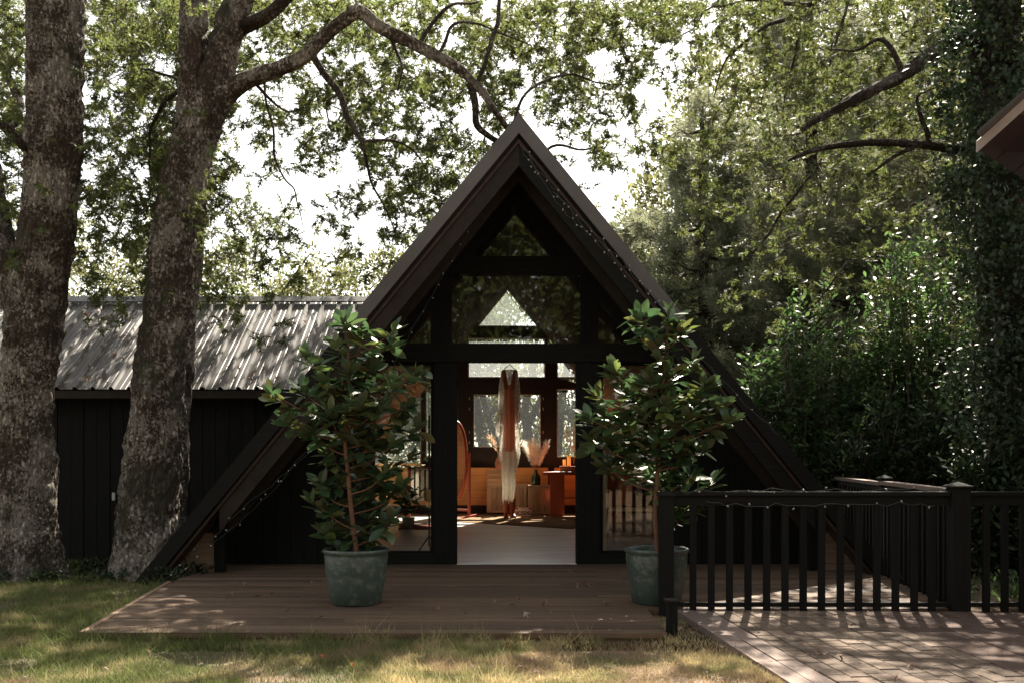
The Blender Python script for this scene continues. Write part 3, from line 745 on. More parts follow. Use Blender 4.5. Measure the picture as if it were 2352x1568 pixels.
# ------------------------------------------------------------------ neighbouring roof corner, upper right
nb = empty('neighbouring_house', (3.0, 6.0, 2.9), label='corner of a roof with pale bargeboard and dark red underside at the right edge', cat='house')
def NB(p): return p - Vector((3.0, 6.0, 2.9))
p0, p1 = at(2247, 322, 6.0), at(2640, -32, 6.0)
dn = Vector((0, 0, -1)) * .068 
q = [p0, p1]
b = B(); e = Vector((0, .03, 0))
b.hexa([NB(p0 + dn), NB(p1 + dn), NB(p1 + dn + e), NB(p0 + dn + e), NB(p0), NB(p1), NB(p1 + e), NB(p0 + e)]).obj('bargeboard', M['paleboard'], nb)
t = Vector((0, 0, .02)); back = Vector((2.4, 2.6, 0))
B().hexa([NB(p0 + t - Vector((.03, .05, .0))), NB(p1 + t - Vector((0, .05, 0))), NB(p1 + t + back), NB(p0 + t + back),
          NB(p0 + t * 2 - Vector((.03, .05, 0))), NB(p1 + t * 2 - Vector((0, .05, 0))), NB(p1 + t * 2 + back), NB(p0 + t * 2 + back)]).obj('roof_panel', M['roofing'], nb)
i0 = 0
for i in range(9):
    a = p0 + Vector((.26 * i, .04 + i * .28, -.006)); c = p1 + Vector((.26 * i, .04 + i * .28, -.006)); g = Vector((.25, .274, 0)); d = Vector((0, 0, -.025))
    B().hexa([NB(a + d), NB(c + d), NB(c + d + g), NB(a + d + g), NB(a), NB(c), NB(c + g), NB(a + g)]).obj('underside_board', M['redsoffit'], nb)
B().hexa([NB(at(2290, 350, 6.3)), NB(at(2700, 350, 6.3)), NB(at(2700, 350, 6.5)), NB(at(2290, 350, 6.5)), NB(at(2290, 318, 6.3)), NB(at(2700, 0, 6.3)), NB(at(2700, 0, 6.5)), NB(at(2290, 318, 6.5))]).obj('gable_wall', M['redsoffit'], nb)
B().box(1.75, 3.2, .32, 2.6, -2.96, -.1).obj('wall', M['redsoffit'], nb)

# ------------------------------------------------------------------ fences
def capped_post(name, fx, fy, h, wdt, parent, z0=-.16):
    b = B().box(fx - wdt / 2, fx + wdt / 2, fy - wdt / 2, fy + wdt / 2, z0, h)
    o = b.obj(name, M['black'], parent, bevel=.004)
    e = wdt * .62; i = len(b.v)
    c = B(); c.v = [(fx - e, fy - e, h + .001), (fx + e, fy - e, h + .001), (fx + e, fy + e, h + .001), (fx - e, fy + e, h + .001), (fx - e, fy - e, h + .014), (fx + e, fy - e, h + .014), (fx + e, fy + e, h + .014), (fx - e, fy + e, h + .014), (fx, fy, h + .045)]
    c.f = [(0, 3, 2, 1), (0, 1, 5, 4), (1, 2, 6, 5), (2, 3, 7, 6), (3, 0, 4, 7), (4, 5, 8), (5, 6, 8), (6, 7, 8), (7, 4, 8)]
    c.obj('post_cap', M['black_h'], o)
    return o
FY = 7.6
fn = empty('fence', (0, 0, 0), label='black baluster railing facing the paved ramp from short post to right edge', cat='railing')
capped_post('post', (1530 - HX) / F * FY, FY, .86, .105, fn)
capped_post('post', (2201 - HX) / F * FY, FY, .925, .135, fn, -.2)
xa, xb = (1530 - HX) / F * FY + .055, (2201 - HX) / F * FY - .07
xc, xe = (2201 - HX) / F * FY + .07, 5.2
for x0, x1 in ((xa, xb), (xc, xe)):
    B().box(x0, x1, FY - .045, FY + .045, .862, .895).obj('handrail', M['black_h'], fn, bevel=.006)
    B().box(x0, x1, FY - .02, FY + .02, .79, .86).obj('top_rail', M['black_h'], fn)
    B().box(x0, x1, FY - .022, FY + .022, .018, .05).obj('bottom_rail', M['black_h'], fn)
bal_me = B().box(-.024, .024, -.018, .018, -.03, .80).mesh('baluster'); bal_me.materials.append(M['black'])
def zx(z4): return ((1750 + z4 / 2.0814) * .8167 - HX) / F * FY
for c in [410, 517, 623, 731, 840, 947, 1053, 1160, 1270, 1376, 1483, 1591, 1700, 1803, 2120, 2228, 2336, 2444, 2552, 2660]:
    o = link('baluster', bal_me, None, fn); o.location = (zx(c), FY - .026, 0); o.rotation_euler.z = rnd.uniform(-.03, .03)
fs = empty('fence', (3.41, 7.6, 0), label='black side railing running back from the corner post beside the hedge', cat='railing')
f0, f1 = Vector((.01, .1, 0)), Vector((.45, 4.2, 0)); fd = (f1 - f0)
for a, c, zt in ((0, .5, .895), (.502, 1, .885)):
    pa, pb = f0 + fd * a, f0 + fd * c
    B().beam(pa + Vector((0, 0, zt)), pb + Vector((0, 0, zt)), .10, .035).obj('handrail', M['border'], fs, label='handrail coloured grey for its sunlit top')  # grey colour stands in for sunlight along the rail top
    B().beam(pa + Vector((0, 0, zt - .06)), pb + Vector((0, 0, zt - .06)), .04, .07).obj('top_rail', M['black'], fs)
    B().beam(pa + Vector((0, 0, .03)), pb + Vector((0, 0, .03)), .045, .035).obj('bottom_rail', M['black'], fs)
for i in range(1, 30):
    p = f0 + fd * (i / 30); o = link('baluster', bal_me, None, fs); o.location = (p.x - .02, p.y, .02); o.rotation_euler.z = R(84)
pst = capped_post('post', .24, 2.15, .93, .10, fs); capped_post('post', .46, 4.28, .95, .12, fs)

sp = empty('short_post', (1.0, 6.62, -.1), label='knee-high dark post at the corner of deck and ramp', cat='post')
o = B().box(-.035, .035, -.035, .035, -.05, .285).obj('post', M['black'], sp, bevel=.004)
B().chbox(-.05, .05, -.05, .05, .286, .302).obj('post_cap', M['rafter'], sp)
sp.location = at(1543, 1450, 6.75); sp.location.z = -.1
side = B(); a = on_path(0, -.02); c = on_path(3.2, -.02)
# ------------------------------------------------------------------ paved ramp
path = empty('path', (0, 0, 0), kind='structure')
def slab_piece(name, s0, s1, t0, t1, m, top=.0, th=.05):
    g = .0035
    ps = [on_path(s1 - g, t0 + g), on_path(s1 - g, t1 - g), on_path(s0 + g, t1 - g), on_path(s0 + g, t0 + g)]
    c = .004; up = Vector((0, 0, top)); dn_ = Vector((0, 0, top - th))
    b = B(); cen = sum(ps, Vector()) / 4
    b.v = [tuple(p + dn_) for p in ps] + [tuple(p + up - Vector((0, 0, c))) for p in ps] + [tuple(p + (cen - p).normalized() * c * 1.2 + up) for p in ps]
    b.f = [(0, 3, 2, 1), (8, 9, 10, 11)] + [(i, (i + 1) % 4, 4 + (i + 1) % 4, 4 + i) for i in range(4)] + [(4 + i, 4 + (i + 1) % 4, 8 + (i + 1) % 4, 8 + i) for i in range(4)]
    return b.obj(name, M[m], path)
t = 0
for r in range(2):
    s_ = 0 - r * .3
    while s_ < 3.1:
        ln = rnd.uniform(.55, .8); slab_piece('border_slab', max(0, s_), min(3.2, s_ + ln), t, t + .13, 'border', rnd.uniform(-.002, .003), .06); s_ += ln
    t += .13
t += .006
for r in range(9):
    s_ = -.155 * (r % 2) * .5 - .03 * rnd.random()
    while s_ < 3.2:
        slab_piece('paver', max(0, s_), min(s_ + .155, 3.3), t, t + .122, 'paver', rnd.uniform(-.003, .003))
        s_ += .155
    t += .122
tR = t
for r in range(7):
    s_ = .25 - r * .17 if r == 0 else .35
    s_ = [0.0, .15, .35, .45, .5, .55, .6][r]
    while s_ < 3.3:
        ln = rnd.uniform(.40, .48); slab_piece('stone_slab', s_, min(s_ + ln, 3.4), t, t + .30, 'slab', rnd.uniform(-.003, .003)); s_ += ln
    t += .30
b = B(); z_ = Vector((0, 0, -.03)); z2 = Vector((0, 0, -.16))
ps = [on_path(3.45, .006), on_path(3.45, t), on_path(.0, t), on_path(0.0, .006)]
b.hexa([p + z2 for p in ps] + [p + Vector((0, 0, -.007)) for p in ps]).obj('joint_bed', M['joint'], path)
# long dark strip below the railing at right
b = B(); b.box(2.62, 5.4, 7.30, 7.44, -.2, -.035).obj('dark_strip', M['black_h'], path)

# ------------------------------------------------------------------ potted magnolias
def mag_leaf_mesh(seed):
    r = random.Random(seed); prof = [(0, .02), (.12, .09), (.32, .19), (.55, .225), (.78, .16), (.93, .06), (1.0, .0)]
    curl = r.uniform(-.35, .25); cup = r.uniform(.05, .22); tw = r.uniform(-.3, .3); V = []; Fc = []
    for i, (l, wd) in enumerate(prof):
        zc = curl * l * l * .5
        for j, sx in enumerate((-1, 0, 1)):
            V.append((wd * sx, l, zc + cup * wd * abs(sx) * 1.6 + tw * wd * sx * l))
    for i in range(len(prof) - 1):
        a = i * 3
        Fc += [(a, a + 1, a + 4, a + 3), (a + 1, a + 2, a + 5, a + 4)]
    me = bpy.data.meshes.new('leaf'); me.from_pydata(V, [], Fc); me.shade_smooth(); me.materials.append(M['mag_leaf']); return me, np.array(V)
MAGS = [mag_leaf_mesh(s) for s in range(8)]

def magnolia(px, pot_px, tips, label, seed, trunk_px, Yp, lab_pot):
    r = random.Random(seed)
    root = empty('magnolia_shrub', (0, 0, 0)); base = at(px, 1385, Yp); base.z = 0; root.location = base
    tag(root, label, 'potted plant')
    sc = F / Yp; rt = pot_px / 2 / sc
    prof = [(.0, .0), (rt * .72, 0), (rt * .76, .01), (rt * .84, .12), (rt * .93, .26), (rt * .965, .38), (rt * .95, .395), (rt * 1.0, .405), (rt * 1.01, .425), (rt * .985, .435), (rt * .92, .43), (rt * .9, .38), (rt * .88, .36), (0, .365)]
    pot = empty('plant_pot', base); pot.location = (base.x, base.y, 0); tag(pot, lab_pot, 'plant pot')
    o = B().lathe(prof[:-1], seg=64).obj('pot_wall', M['glaze'], pot, smooth=True)
    B().lathe([(0, .372), (rt * .45, .378), (rt * .895, .365)], seg=40).obj('soil', M['soil'], pot, smooth=True)
    loc = lambda x, y, dy: at(x, y, Yp + dy) - base
    tr = [Vector((.01, 0, .36))] + [loc(x, y, dy) for x, y, dy in trunk_px]
    P, Rr = spline(tr, [.021 - .011 * i / (len(tr) - 1) for i in range(len(tr))], 6)
    B().tube(P, Rr, 10).obj('trunk', M['stem'], root, smooth=True)
    leaves = []
    br = B()
    for (x, y, dy, n) in tips:
        tip = loc(x, y, dy)
        # attach low on the trunk
        k = min(range(len(P)), key=lambda i: (P[i] - tip).length + max(0, P[i].z - tip.z + .18) * 3)
        a = P[k]; mid = a.lerp(tip, .5) + Vector((r.uniform(-.03, .03), r.uniform(-.03, .03), -.04))
        BP, BR = spline([a, mid, tip], [.008, .006, .004], 5); br.tube(BP, BR, 6)
        n = int(n * 1.2); d = (tip - BP[-3]).normalized(); d = (d + Vector((0, 0, .5))).normalized()
        ph = r.uniform(0, 6.28)
        for j in range(n):
            ph += 2.4; lev = j / n
            el = R(r.uniform(50, 75)) * (1 - lev) + R(r.uniform(-15, 15)) * lev       # young leaves upright, older ones splayed
            out = Vector((math.cos(ph), math.sin(ph), 0))
            dd = (out * math.cos(el) + d * math.sin(el)).normalized()
            pos = tip - d * (.10 * lev) + Vector((r.uniform(-.01, .01),) * 3)
            leaves.append((pos, dd, r.uniform(.125, .195) * (.8 + .3 * lev)))
        nb_ = int(n * 1.25)
        for j in range(nb_):
            q = BP[r.randrange(3, len(BP))]; a_ = r.uniform(0, 6.28)
            dd = Vector((math.cos(a_), math.sin(a_), r.uniform(-.75, .35))).normalized()
            leaves.append((q + Vector((r.uniform(-.05, .05), r.uniform(-.05, .05), r.uniform(-.06, .04))), dd, r.uniform(.12, .185)))
    br.obj('branches', M['stem'], root, smooth=True, kind='stuff')
    r.shuffle(leaves); leaves.sort(key=lambda l: l[0].y + r.uniform(-.12, .12))
    VV = []; FF = []
    for i, (p, d, s_) in enumerate(leaves):
        up = Vector((r.gauss(0, .45), r.gauss(0, .45), 1)); x = d.cross(up).normalized(); z = x.cross(d)
        Mx = Matrix((x, d, z)).transposed().to_4x4(); Mx.translation = p; Mx = Mx @ Matrix.Scale(s_, 4)
        me, co = MAGS[r.randrange(8)]
        if i < 300:
            o = bpy.data.objects.new('leaf', me); C.objects.link(o); o.parent = root; o.matrix_local = Mx
        else:
            k = len(VV); VV += [tuple(Mx @ Vector(v)) for v in co]; FF += [tuple(k + q for q in f.vertices) for f in me.polygons]
    if VV:
        me = bpy.data.meshes.new('foliage'); me.from_pydata(VV, [], FF); me.shade_smooth(); link('foliage', me, M['mag_leaf'], root, kind='stuff')
    return root

r = random.Random(5)
tipsL = [(796, 735, 0, 9), (840, 770, .05, 7), (770, 790, -.1, 7), (900, 785, .1, 9), (905, 760, .0, 6), (703, 822, .0, 9), (620, 900, -.05, 10), (655, 960, .05, 9),
         (690, 890, .1, 10), (745, 880, -.1, 10), (800, 850, -.1, 10), (860, 840, .05, 9), (905, 880, -.12, 9), (955, 860, .1, 10), (935, 930, .1, 10), (960, 985, .15, 9),
         (880, 930, -.15, 10), (820, 930, -.2, 11), (760, 950, -.15, 11), (715, 985, 0, 10), (800, 1000, .15, 10), (860, 1010, .1, 10), (905, 1020, 0, 10), (945, 1050, .15, 9),
         (755, 1040, .1, 10), (735, 1110, .05, 9), (720, 1150, -.05, 8), (760, 1180, .15, 10), (830, 1090, .2, 10), (880, 1100, .1, 10), (920, 1120, .05, 9), (870, 1170, .2, 10),
         (900, 1190, .05, 9), (790, 1210, .2, 8), (850, 1220, .2, 8), (745, 1220, .05, 8), (890, 1080, -.1, 8), (780, 1100, .2, 9), (915, 970, .2, 10), (850, 900, .2, 10)]
tipsR = [(1468, 725, 0, 9), (1535, 720, .05, 10), (1560, 760, 0, 8), (1510, 790, -.05, 9), (1470, 770, .1, 6), (1410, 850, -.05, 10), (1365, 905, 0, 9), (1385, 950, .1, 10),
         (1350, 960, -.1, 8), (1352, 1010, -.05, 9), (1400, 1010, .05, 10), (1445, 900, .1, 11), (1490, 870, -.1, 11), (1540, 850, .1, 10), (1590, 830, -.1, 7), (1625, 875, 0, 10), (1600, 920, .05, 11),
         (1655, 930, .05, 10), (1680, 960, -.05, 9), (1640, 980, .1, 10), (1580, 960, -.15, 11), (1530, 930, -.15, 11), (1480, 950, -.15, 11), (1435, 965, .1, 10), (1460, 1020, .15, 10),
         (1510, 1010, .0, 11), (1560, 1030, .1, 10), (1610, 1030, .05, 9), (1640, 1100, .05, 8), (1590, 1090, .0, 9), (1600, 1140, .1, 8), (1550, 1100, .15, 9), (1420, 1060, .1, 8), (1390, 1070, 0, 6),
         (1530, 1130, .2, 8), (1575, 1170, .05, 6), (1490, 1080, .2, 8)]
magnolia(818, 150, tipsL, 'glossy leaved magnolia shrub in the left teal pot by the doorway', 3, [(808, 1180, 0), (800, 1090, .0), (792, 1000, .03), (800, 900, .0), (800, 790, 0), (796, 745, 0)], 7.88, 'teal glazed pot standing on open deck left of the doorway')
magnolia(1508, 146, tipsR, 'glossy leaved magnolia shrub in the right pot behind the railing post', 4, [(1505, 1180, 0), (1510, 1080, .0), (1515, 1000, .03), (1520, 900, .0), (1530, 800, 0), (1535, 730, 0)], 7.92, 'teal glazed pot half hidden behind the railing end post')

# ------------------------------------------------------------------ trees: trunks and limbs
def ptsY(lst): return [at(x, y, Y) for x, y, Y in lst]
def tree(name, label, cat='tree', group=None, loc=(0, 0, 0)):
    return empty(name, loc, label=label, cat=cat, group=group)
t1 = tree('oak_tree', 'thick lichened oak trunk at the left edge of the lawn')
t2 = tree('oak_tree', 'leaning lichened oak with forked trunk and long limb over the cabin roof')
px1 = F / 9.9
bark_tube('trunk', ptsY([(62, 1345, 9.9), (60, 1200, 9.9), (62, 1050, 9.9), (60, 900, 9.9), (80, 730, 9.9), (104, 560, 9.9), (120, 400, 9.9), (127, 200, 9.9), (126, 0, 9.9), (124, -200, 9.9), (130, -420, 9.9)]),
          [.33, .285, .265, .25, .265, .255, .265, .245, .27, .24, .2], M['bark'], t1, seg=130, step=.025, amp=.028, flare=.055)
bark_tube('limb', ptsY([(70, 760, 9.9), (20, 640, 10.0), (-10, 480, 10.2), (-40, 300, 10.4)]), [.16, .14, .12, .10], M['bark'], t1, seg=40, step=.05, amp=.015)
bark_tube('limb', ptsY([(85, 360, 9.9), (50, 335, 9.7), (0, 288, 9.4), (-60, 250, 9.1)]), [.06, .045, .04, .035], M['bark_dark'], t1, seg=16, step=.05, amp=.006)
bark_tube('limb', ptsY([(75, 330, 10.1), (25, 300, 10.4), (45, 240, 10.8), (10, 150, 11), (20, 60, 11.3)]), [.05, .045, .04, .035, .02], M['bark_dark'], t1, seg=14, step=.05, amp=.005)
bark_tube('trunk', ptsY([(338, 1345, 10.0), (340, 1200, 10.0), (352, 1050, 10.0), (366, 880, 10.0), (388, 700, 10.0), (404, 520, 10.0), (440, 350, 10.0), (478, 240, 10.0), (505, 140, 9.98), (535, 40, 9.95), (580, -120, 9.9), (640, -330, 9.9)]),
          [.34, .30, .27, .25, .23, .21, .215, .20, .155, .14, .12, .10], M['bark'], t2, seg=130, step=.025, amp=.028, flare=.055)
bark_tube('limb', ptsY([(398, 1330, 10.32), (402, 1150, 10.30), (412, 950, 10.28), (424, 760, 10.28), (440, 600, 10.25), (455, 420, 10.2), (470, 250, 10.15)]),
          [.14, .125, .115, .11, .10, .09, .08], M['bark'], t2, seg=56, step=.035, amp=.016, flare=.05)
bark_tube('limb', ptsY([(428, 420, 10.05), (434, 320, 10.02), (442, 220, 10.0), (445, 100, 10.0), (446, 0, 10), (440, -150, 10.1), (430, -350, 10.3)]), [.10, .15, .155, .14, .13, .12, .09], M['bark'], t2, seg=64, step=.03, amp=.02)
bark_tube('limb', ptsY([(475, 290, 10.0), (510, 225, 9.95), (560, 186, 9.85), (640, 158, 9.7), (700, 130, 9.6), (760, 70, 9.5), (830, 22, 9.4)]), [.12, .115, .078, .066, .062, .058, .054], M['bark'], t2, seg=40, step=.035, amp=.010)
bark_tube('limb', ptsY([(800, 30, 9.43), (832, 28, 9.41), (880, 66, 9.45), (960, 105, 9.5), (1040, 150, 9.6), (1095, 200, 9.7), (1130, 250, 9.8), (1165, 300, 10.2), (1200, 360, 10.9)]), [.05, .054, .052, .048, .043, .036, .031, .026, .018], M['bark'], t2, seg=32, step=.035, amp=.008)
bark_tube('limb', ptsY([(1080, 190, 9.68), (1092, 240, 9.75), (1096, 290, 9.8), (1140, 325, 9.9), (1165, 330, 10.0)]), [.035, .032, .03, .025, .02], M['bark_dark'], t2, seg=18, step=.04, amp=.005)
bark_tube('limb', ptsY([(560, 60, 9.95), (620, 30, 9.8), (680, -30, 9.7), (760, -120, 9.6)]), [.07, .055, .05, .04], M['bark_dark'], t2, seg=24, step=.04, amp=.008)
bark_tube('limb', ptsY([(722, 130, 9.58), (745, 170, 9.6), (780, 215, 9.65), (800, 270, 9.7), (830, 325, 9.8)]), [.035, .035, .03, .025, .018], M['bark_dark'], t2, seg=16, step=.05, amp=.005)
small = [[(575, 190, 9.8, .02), (620, 230, 9.9, .015), (660, 260, 10, .01), (700, 250, 10, .004)],
         [(1010, 130, 9.55, .018), (1030, 70, 9.7, .016), (1090, 55, 9.8, .012), (1150, 75, 10, .009), (1220, 110, 10.2, .005)],
         [(1100, 190, 9.7, .02), (1125, 110, 9.8, .022), (1140, 40, 9.9, .022), (1150, -30, 10, .02)],
         [(1165, 300, 10.1, .02), (1195, 235, 10.2, .015), (1240, 190, 10.3, .015), (1310, 170, 10.4, .012), (1370, 185, 10.5, .008), (1440, 188, 10.6, .004)],
         [(1240, 355, 11, .018), (1285, 330, 11.1, .016), (1340, 345, 11.2, .012), (1400, 322, 11.3, .005)],
         [(830, 325, 9.8, .016), (900, 320, 9.9, .014), (950, 350, 10, .01), (980, 400, 10, .006)],
         [(835, 325, 9.8, .018), (850, 400, 9.9, .014), (880, 470, 10, .01), (905, 530, 10, .006)],
         [(610, 190, 9.8, .012), (625, 300, 9.9, .012), (650, 400, 9.9, .01), (680, 440, 10, .008), (690, 520, 10, .005)],
         [(415, 190, 10, .016), (370, 170, 10.2, .014), (330, 165, 10.4, .01), (290, 160, 10.6, .005)],
         [(405, 210, 10, .025), (375, 245, 10.2, .022), (350, 290, 10.4, .016), (345, 350, 10.6, .01), (350, 420, 10.7, .005)],
         [(780, 215, 9.65, .012), (750, 240, 9.7, .01), (755, 300, 9.7, .007)],
         [(960, 110, 9.5, .02), (985, 60, 9.6, .02), (1040, 20, 9.7, .016), (1100, 0, 9.9, .01)],
         [(900, 80, 9.45, .02), (920, 150, 9.5, .012), (915, 215, 9.5, .008)]]
br = B()
for sb in small:
    P, Rr = spline([at(a, b_, c) for a, b_, c, d in sb], [d for *_, d in sb], 5)
    P = [p + Vector((noise.noise(p * 3), noise.noise(p * 3 + Vector((5, 0, 0))), noise.noise(p * 3 + Vector((0, 9, 0))))) * .05 for p in P]
    br.tube(P, Rr, 7)
br.obj('branches', M['bark_dark'], t2, smooth=True, kind='stuff')

t3 = tree('oak_tree', 'dark ivy-clad oak rising at the right edge above the hedge')
bark_tube('trunk', ptsY([(2330, 1360, 10.6), (2318, 1000, 10.6), (2305, 700, 10.6), (2295, 400, 10.6), (2285, 150, 10.6), (2290, -100, 10.6), (2300, -400, 10.6)]), [.36, .30, .27, .26, .26, .24, .2], M['bark_dark'], t3, seg=40, step=.08, amp=.02)
bark_tube('limb', ptsY([(2300, 30, 10.6), (2230, 82, 10.5), (2150, 120, 10.4), (2080, 170, 10.3), (2010, 205, 10.2), (1950, 235, 10.1), (1900, 262, 10.1), (1840, 300, 10.1)]), [.12, .10, .085, .07, .06, .045, .03, .015], M['bark_dark'], t3, seg=32, step=.04, amp=.012)
bark_tube('limb', ptsY([(2280, 350, 10.6), (2200, 345, 10.4), (2120, 333, 10.3), (2000, 328, 10.3), (1880, 342, 10.3), (1810, 370, 10.4)]), [.06, .045, .04, .033, .028, .012], M['bark_dark'], t3, seg=20, step=.05, amp=.008)
br = B()
for sb in ([(2135, 335, 10.3, .03), (2130, 300, 10.3, .028), (2112, 268, 10.3, .022), (2105, 230, 10.3, .014), (2130, 205, 10.2, .008), (2180, 185, 10.2, .004)],
           [(2100, 340, 10.3, .025), (2040, 370, 10.3, .018), (1990, 400, 10.3, .01)],
           [(2075, 170, 10.3, .03), (2050, 120, 10.4, .03), (2010, 90, 10.5, .02), (1960, 110, 10.5, .015), (1900, 120, 10.5, .008)],
           [(1850, 40, 12, .03), (1760, 60, 12, .022), (1700, 110, 12, .018), (1660, 150, 12.2, .012), (1640, 220, 12.3, .006)],
           [(2352, -60, 12, .05), (2150, -40, 12, .04), (1960, -30, 12, .035), (1850, 10, 12, .03), (1740, 5, 12, .02), (1640, 20, 12, .012), (1560, 90, 12, .008), (1500, 95, 12, .004)],
           [(1840, 20, 12, .018), (1830, 120, 11.8, .016), (1810, 200, 11.8, .012), (1800, 260, 11.8, .006)],
           [(1950, -30, 12, .02), (1930, 60, 11.9, .018), (1905, 150, 11.8, .008)],
           [(1960, 590, 10.4, .01), (1870, 700, 10.6, .008)],
           [(1870, 410, 11, .012), (1800, 480, 11.2, .016), (1770, 530, 11.2, .016), (1730, 580, 11.3, .008)]):
    P, Rr = spline([at(a, b_, c) for a, b_, c, d in sb], [d for *_, d in sb], 5)
    P = [p + Vector((noise.noise(p * 3), noise.noise(p * 3 + Vector((5, 0, 0))), noise.noise(p * 3 + Vector((0, 9, 0))))) * .05 for p in P]
    br.tube(P, Rr, 7)
br.obj('branches', M['bark_dark'], t3, smooth=True, kind='stuff')

# ------------------------------------------------------------------ oak crowns: leaf sprays on twigs
def outside_cabin(x, y):
    return not (y > 275 + abs(x - 1191) * 1.21 - 12)
def crown(parent, name, rows, x_of, sprays_per, yr, seed, leaf='oak_leaf', size=(.068, .115), xr=None, y0=0, cell=98, dropf=None):
    r = random.Random(seed); pos = []; dirs = []; sz = []; tw = B(); nsp = 0
    for j, row in enumerate(rows):
        for i, ch in enumerate(row):
            if ch in ' .': continue
            dens = int(ch); cx, cy = (i + .5) * cell, y0 + (j + .5) * cell
            mean = dens ** 1.25 * sprays_per
            n = int(mean) + (r.random() < mean % 1)
            for _ in range(n):
                x = cx + r.uniform(-.5, .5) * cell; y = cy + r.uniform(-.5, .5) * cell
                if not outside_cabin(x, y): continue
                Y = r.uniform(*yr)
                if ((38 < x < 205 and Y < 10.3) or (320 < x < 600 - y * .35 and Y < 10.5)) and r.random() < .9: continue
                c = at(x, y, Y)
                # drop some where the clump noise is low so gaps are ragged
                if noise.noise(Vector((x * .017, y * .017, Y * .35))) < -.16 + (.0 if dens > 6 else .14): continue
                d = Vector((r.gauss(0, 1), r.gauss(0, 1), r.gauss(-.25, .5))).normalized()
                nl = r.randrange(6, 12); nsp += 1
                for k in range(nl):
                    lv = (d * .55 + Vector((r.gauss(0, .7), r.gauss(0, .7), r.gauss(-.1, .55)))).normalized()
                    pos.append(c + d * r.uniform(-.10, .06)); dirs.append(lv); sz.append(r.uniform(*size))
                e = c - d * r.uniform(.12, .35) + Vector((0, 0, r.uniform(0, .12)))
                if r.random() < .6: tw.tube([c, c.lerp(e, .5) + Vector((r.uniform(-.02, .02),) * 3), e], [.002, .003, .005], 3, False)
    pos = np.array(pos); dirs = np.array(dirs); sz = np.array(sz)
    scatter(name, OAK, pos, dirs, sz, M[leaf], parent, .8, kind='stuff')
    tw.obj('twigs', M['twig'], parent, kind='stuff')
    return len(pos)
#          0         1         2
#          012345678901234567890123
rowsA = ['88998',
         '88888',
         '77888',
         '77887',
         '76887',
         '65776',
         '44444',
         '2.2..']
rowsB = ['...7888998888998543.....',
         '...77777888888844.......',
         '...6675777666763 3......',
         '...776368776556444......',
         '...77621688741..4.......',
         '...6666256753...........',
         '...555522330............',
         '....243.................']
rowsC = ['...............4567888888',
         '..............1.47888888',
         '..............2.36777788',
         '................24566677',
         '................23455566',
         '................23444555',
         '.................3334444',
         '.................2223333']
n1 = crown(t1, 'crown', rowsA, None, 9.5, (9.0, 13.5), 21)
n2 = crown(t2, 'crown', rowsB, None, 8.0, (10.8, 15.5), 22, size=(.082, .135))
n3 = crown(t3, 'crown', rowsC, None, 5.0, (10.5, 15.5), 23, size=(.075, .125))
n1 = crown(t1, 'crown', ['233', '233', '344'], None, 1.0, (9.5, 13), 31, y0=-310)
crown(t2, 'crown', ['   222', '   223', '   333'], None, 1.0, (9.5, 13), 32, y0=-310)
crown(t3, 'crown', ['                 58888887', '                 58888887', '                 58888887', '                 47888887'], None, 2.3, (12, 16.5), 33, y0=-400)

# ivy on the right-hand trunk
def ivy():
    pos = []; dirs = []
    cl = []
    for _ in range(230):
        y = rnd.uniform(-80, 1330); e0 = 2170 + 38 * noise.noise(Vector((y * .006, 3, 0))) + (45 if 560 < y < 760 else 0) + (25 if y > 760 else 0)
        cl.append((at(rnd.uniform(e0, 2440), y, 10.1 + rnd.uniform(-.35, .4)), rnd.uniform(.12, .34)))
    for _ in range(22000):
        c0, r0 = rnd.choice(cl); v = Vector((rnd.gauss(0, .5), rnd.gauss(0, .5), rnd.gauss(0, .6))); c = c0 + v * r0
        pos.append(c); dirs.append(Vector((rnd.gauss(0, .6), rnd.gauss(-.5, .5), rnd.gauss(-.6, .5))).normalized())
    n = len(pos)
    scatter('ivy', IVY, np.array(pos), np.array(dirs), rg.uniform(.035, .07, n), M['ivy_leaf'], t3, .8, kind='stuff')
ivy()

# ------------------------------------------------------------------ clumped foliage for far trees and bushes
def clumps(n, gen, r0, per, tmpl, size, m, parent, name, flat=1.0, up=.7, updir=.3, **k):
    cen = np.array([gen() for _ in range(n)]); rad = rg.uniform(r0[0], r0[1], n)
    idx = np.repeat(np.arange(n), per); N = len(idx)
    u = unit(N); rr = rg.random(N) ** (1 / 2.2)
    off = u * rr[:, None] * rad[idx][:, None]; off[:, 2] *= flat
    d = u + rg.normal(0, .5, (N, 3)); d[:, 2] += updir
    return scatter(name, tmpl, cen[idx] + off, d, rg.uniform(size[0], size[1], N), M[m], parent, up, kind='stuff', **k)

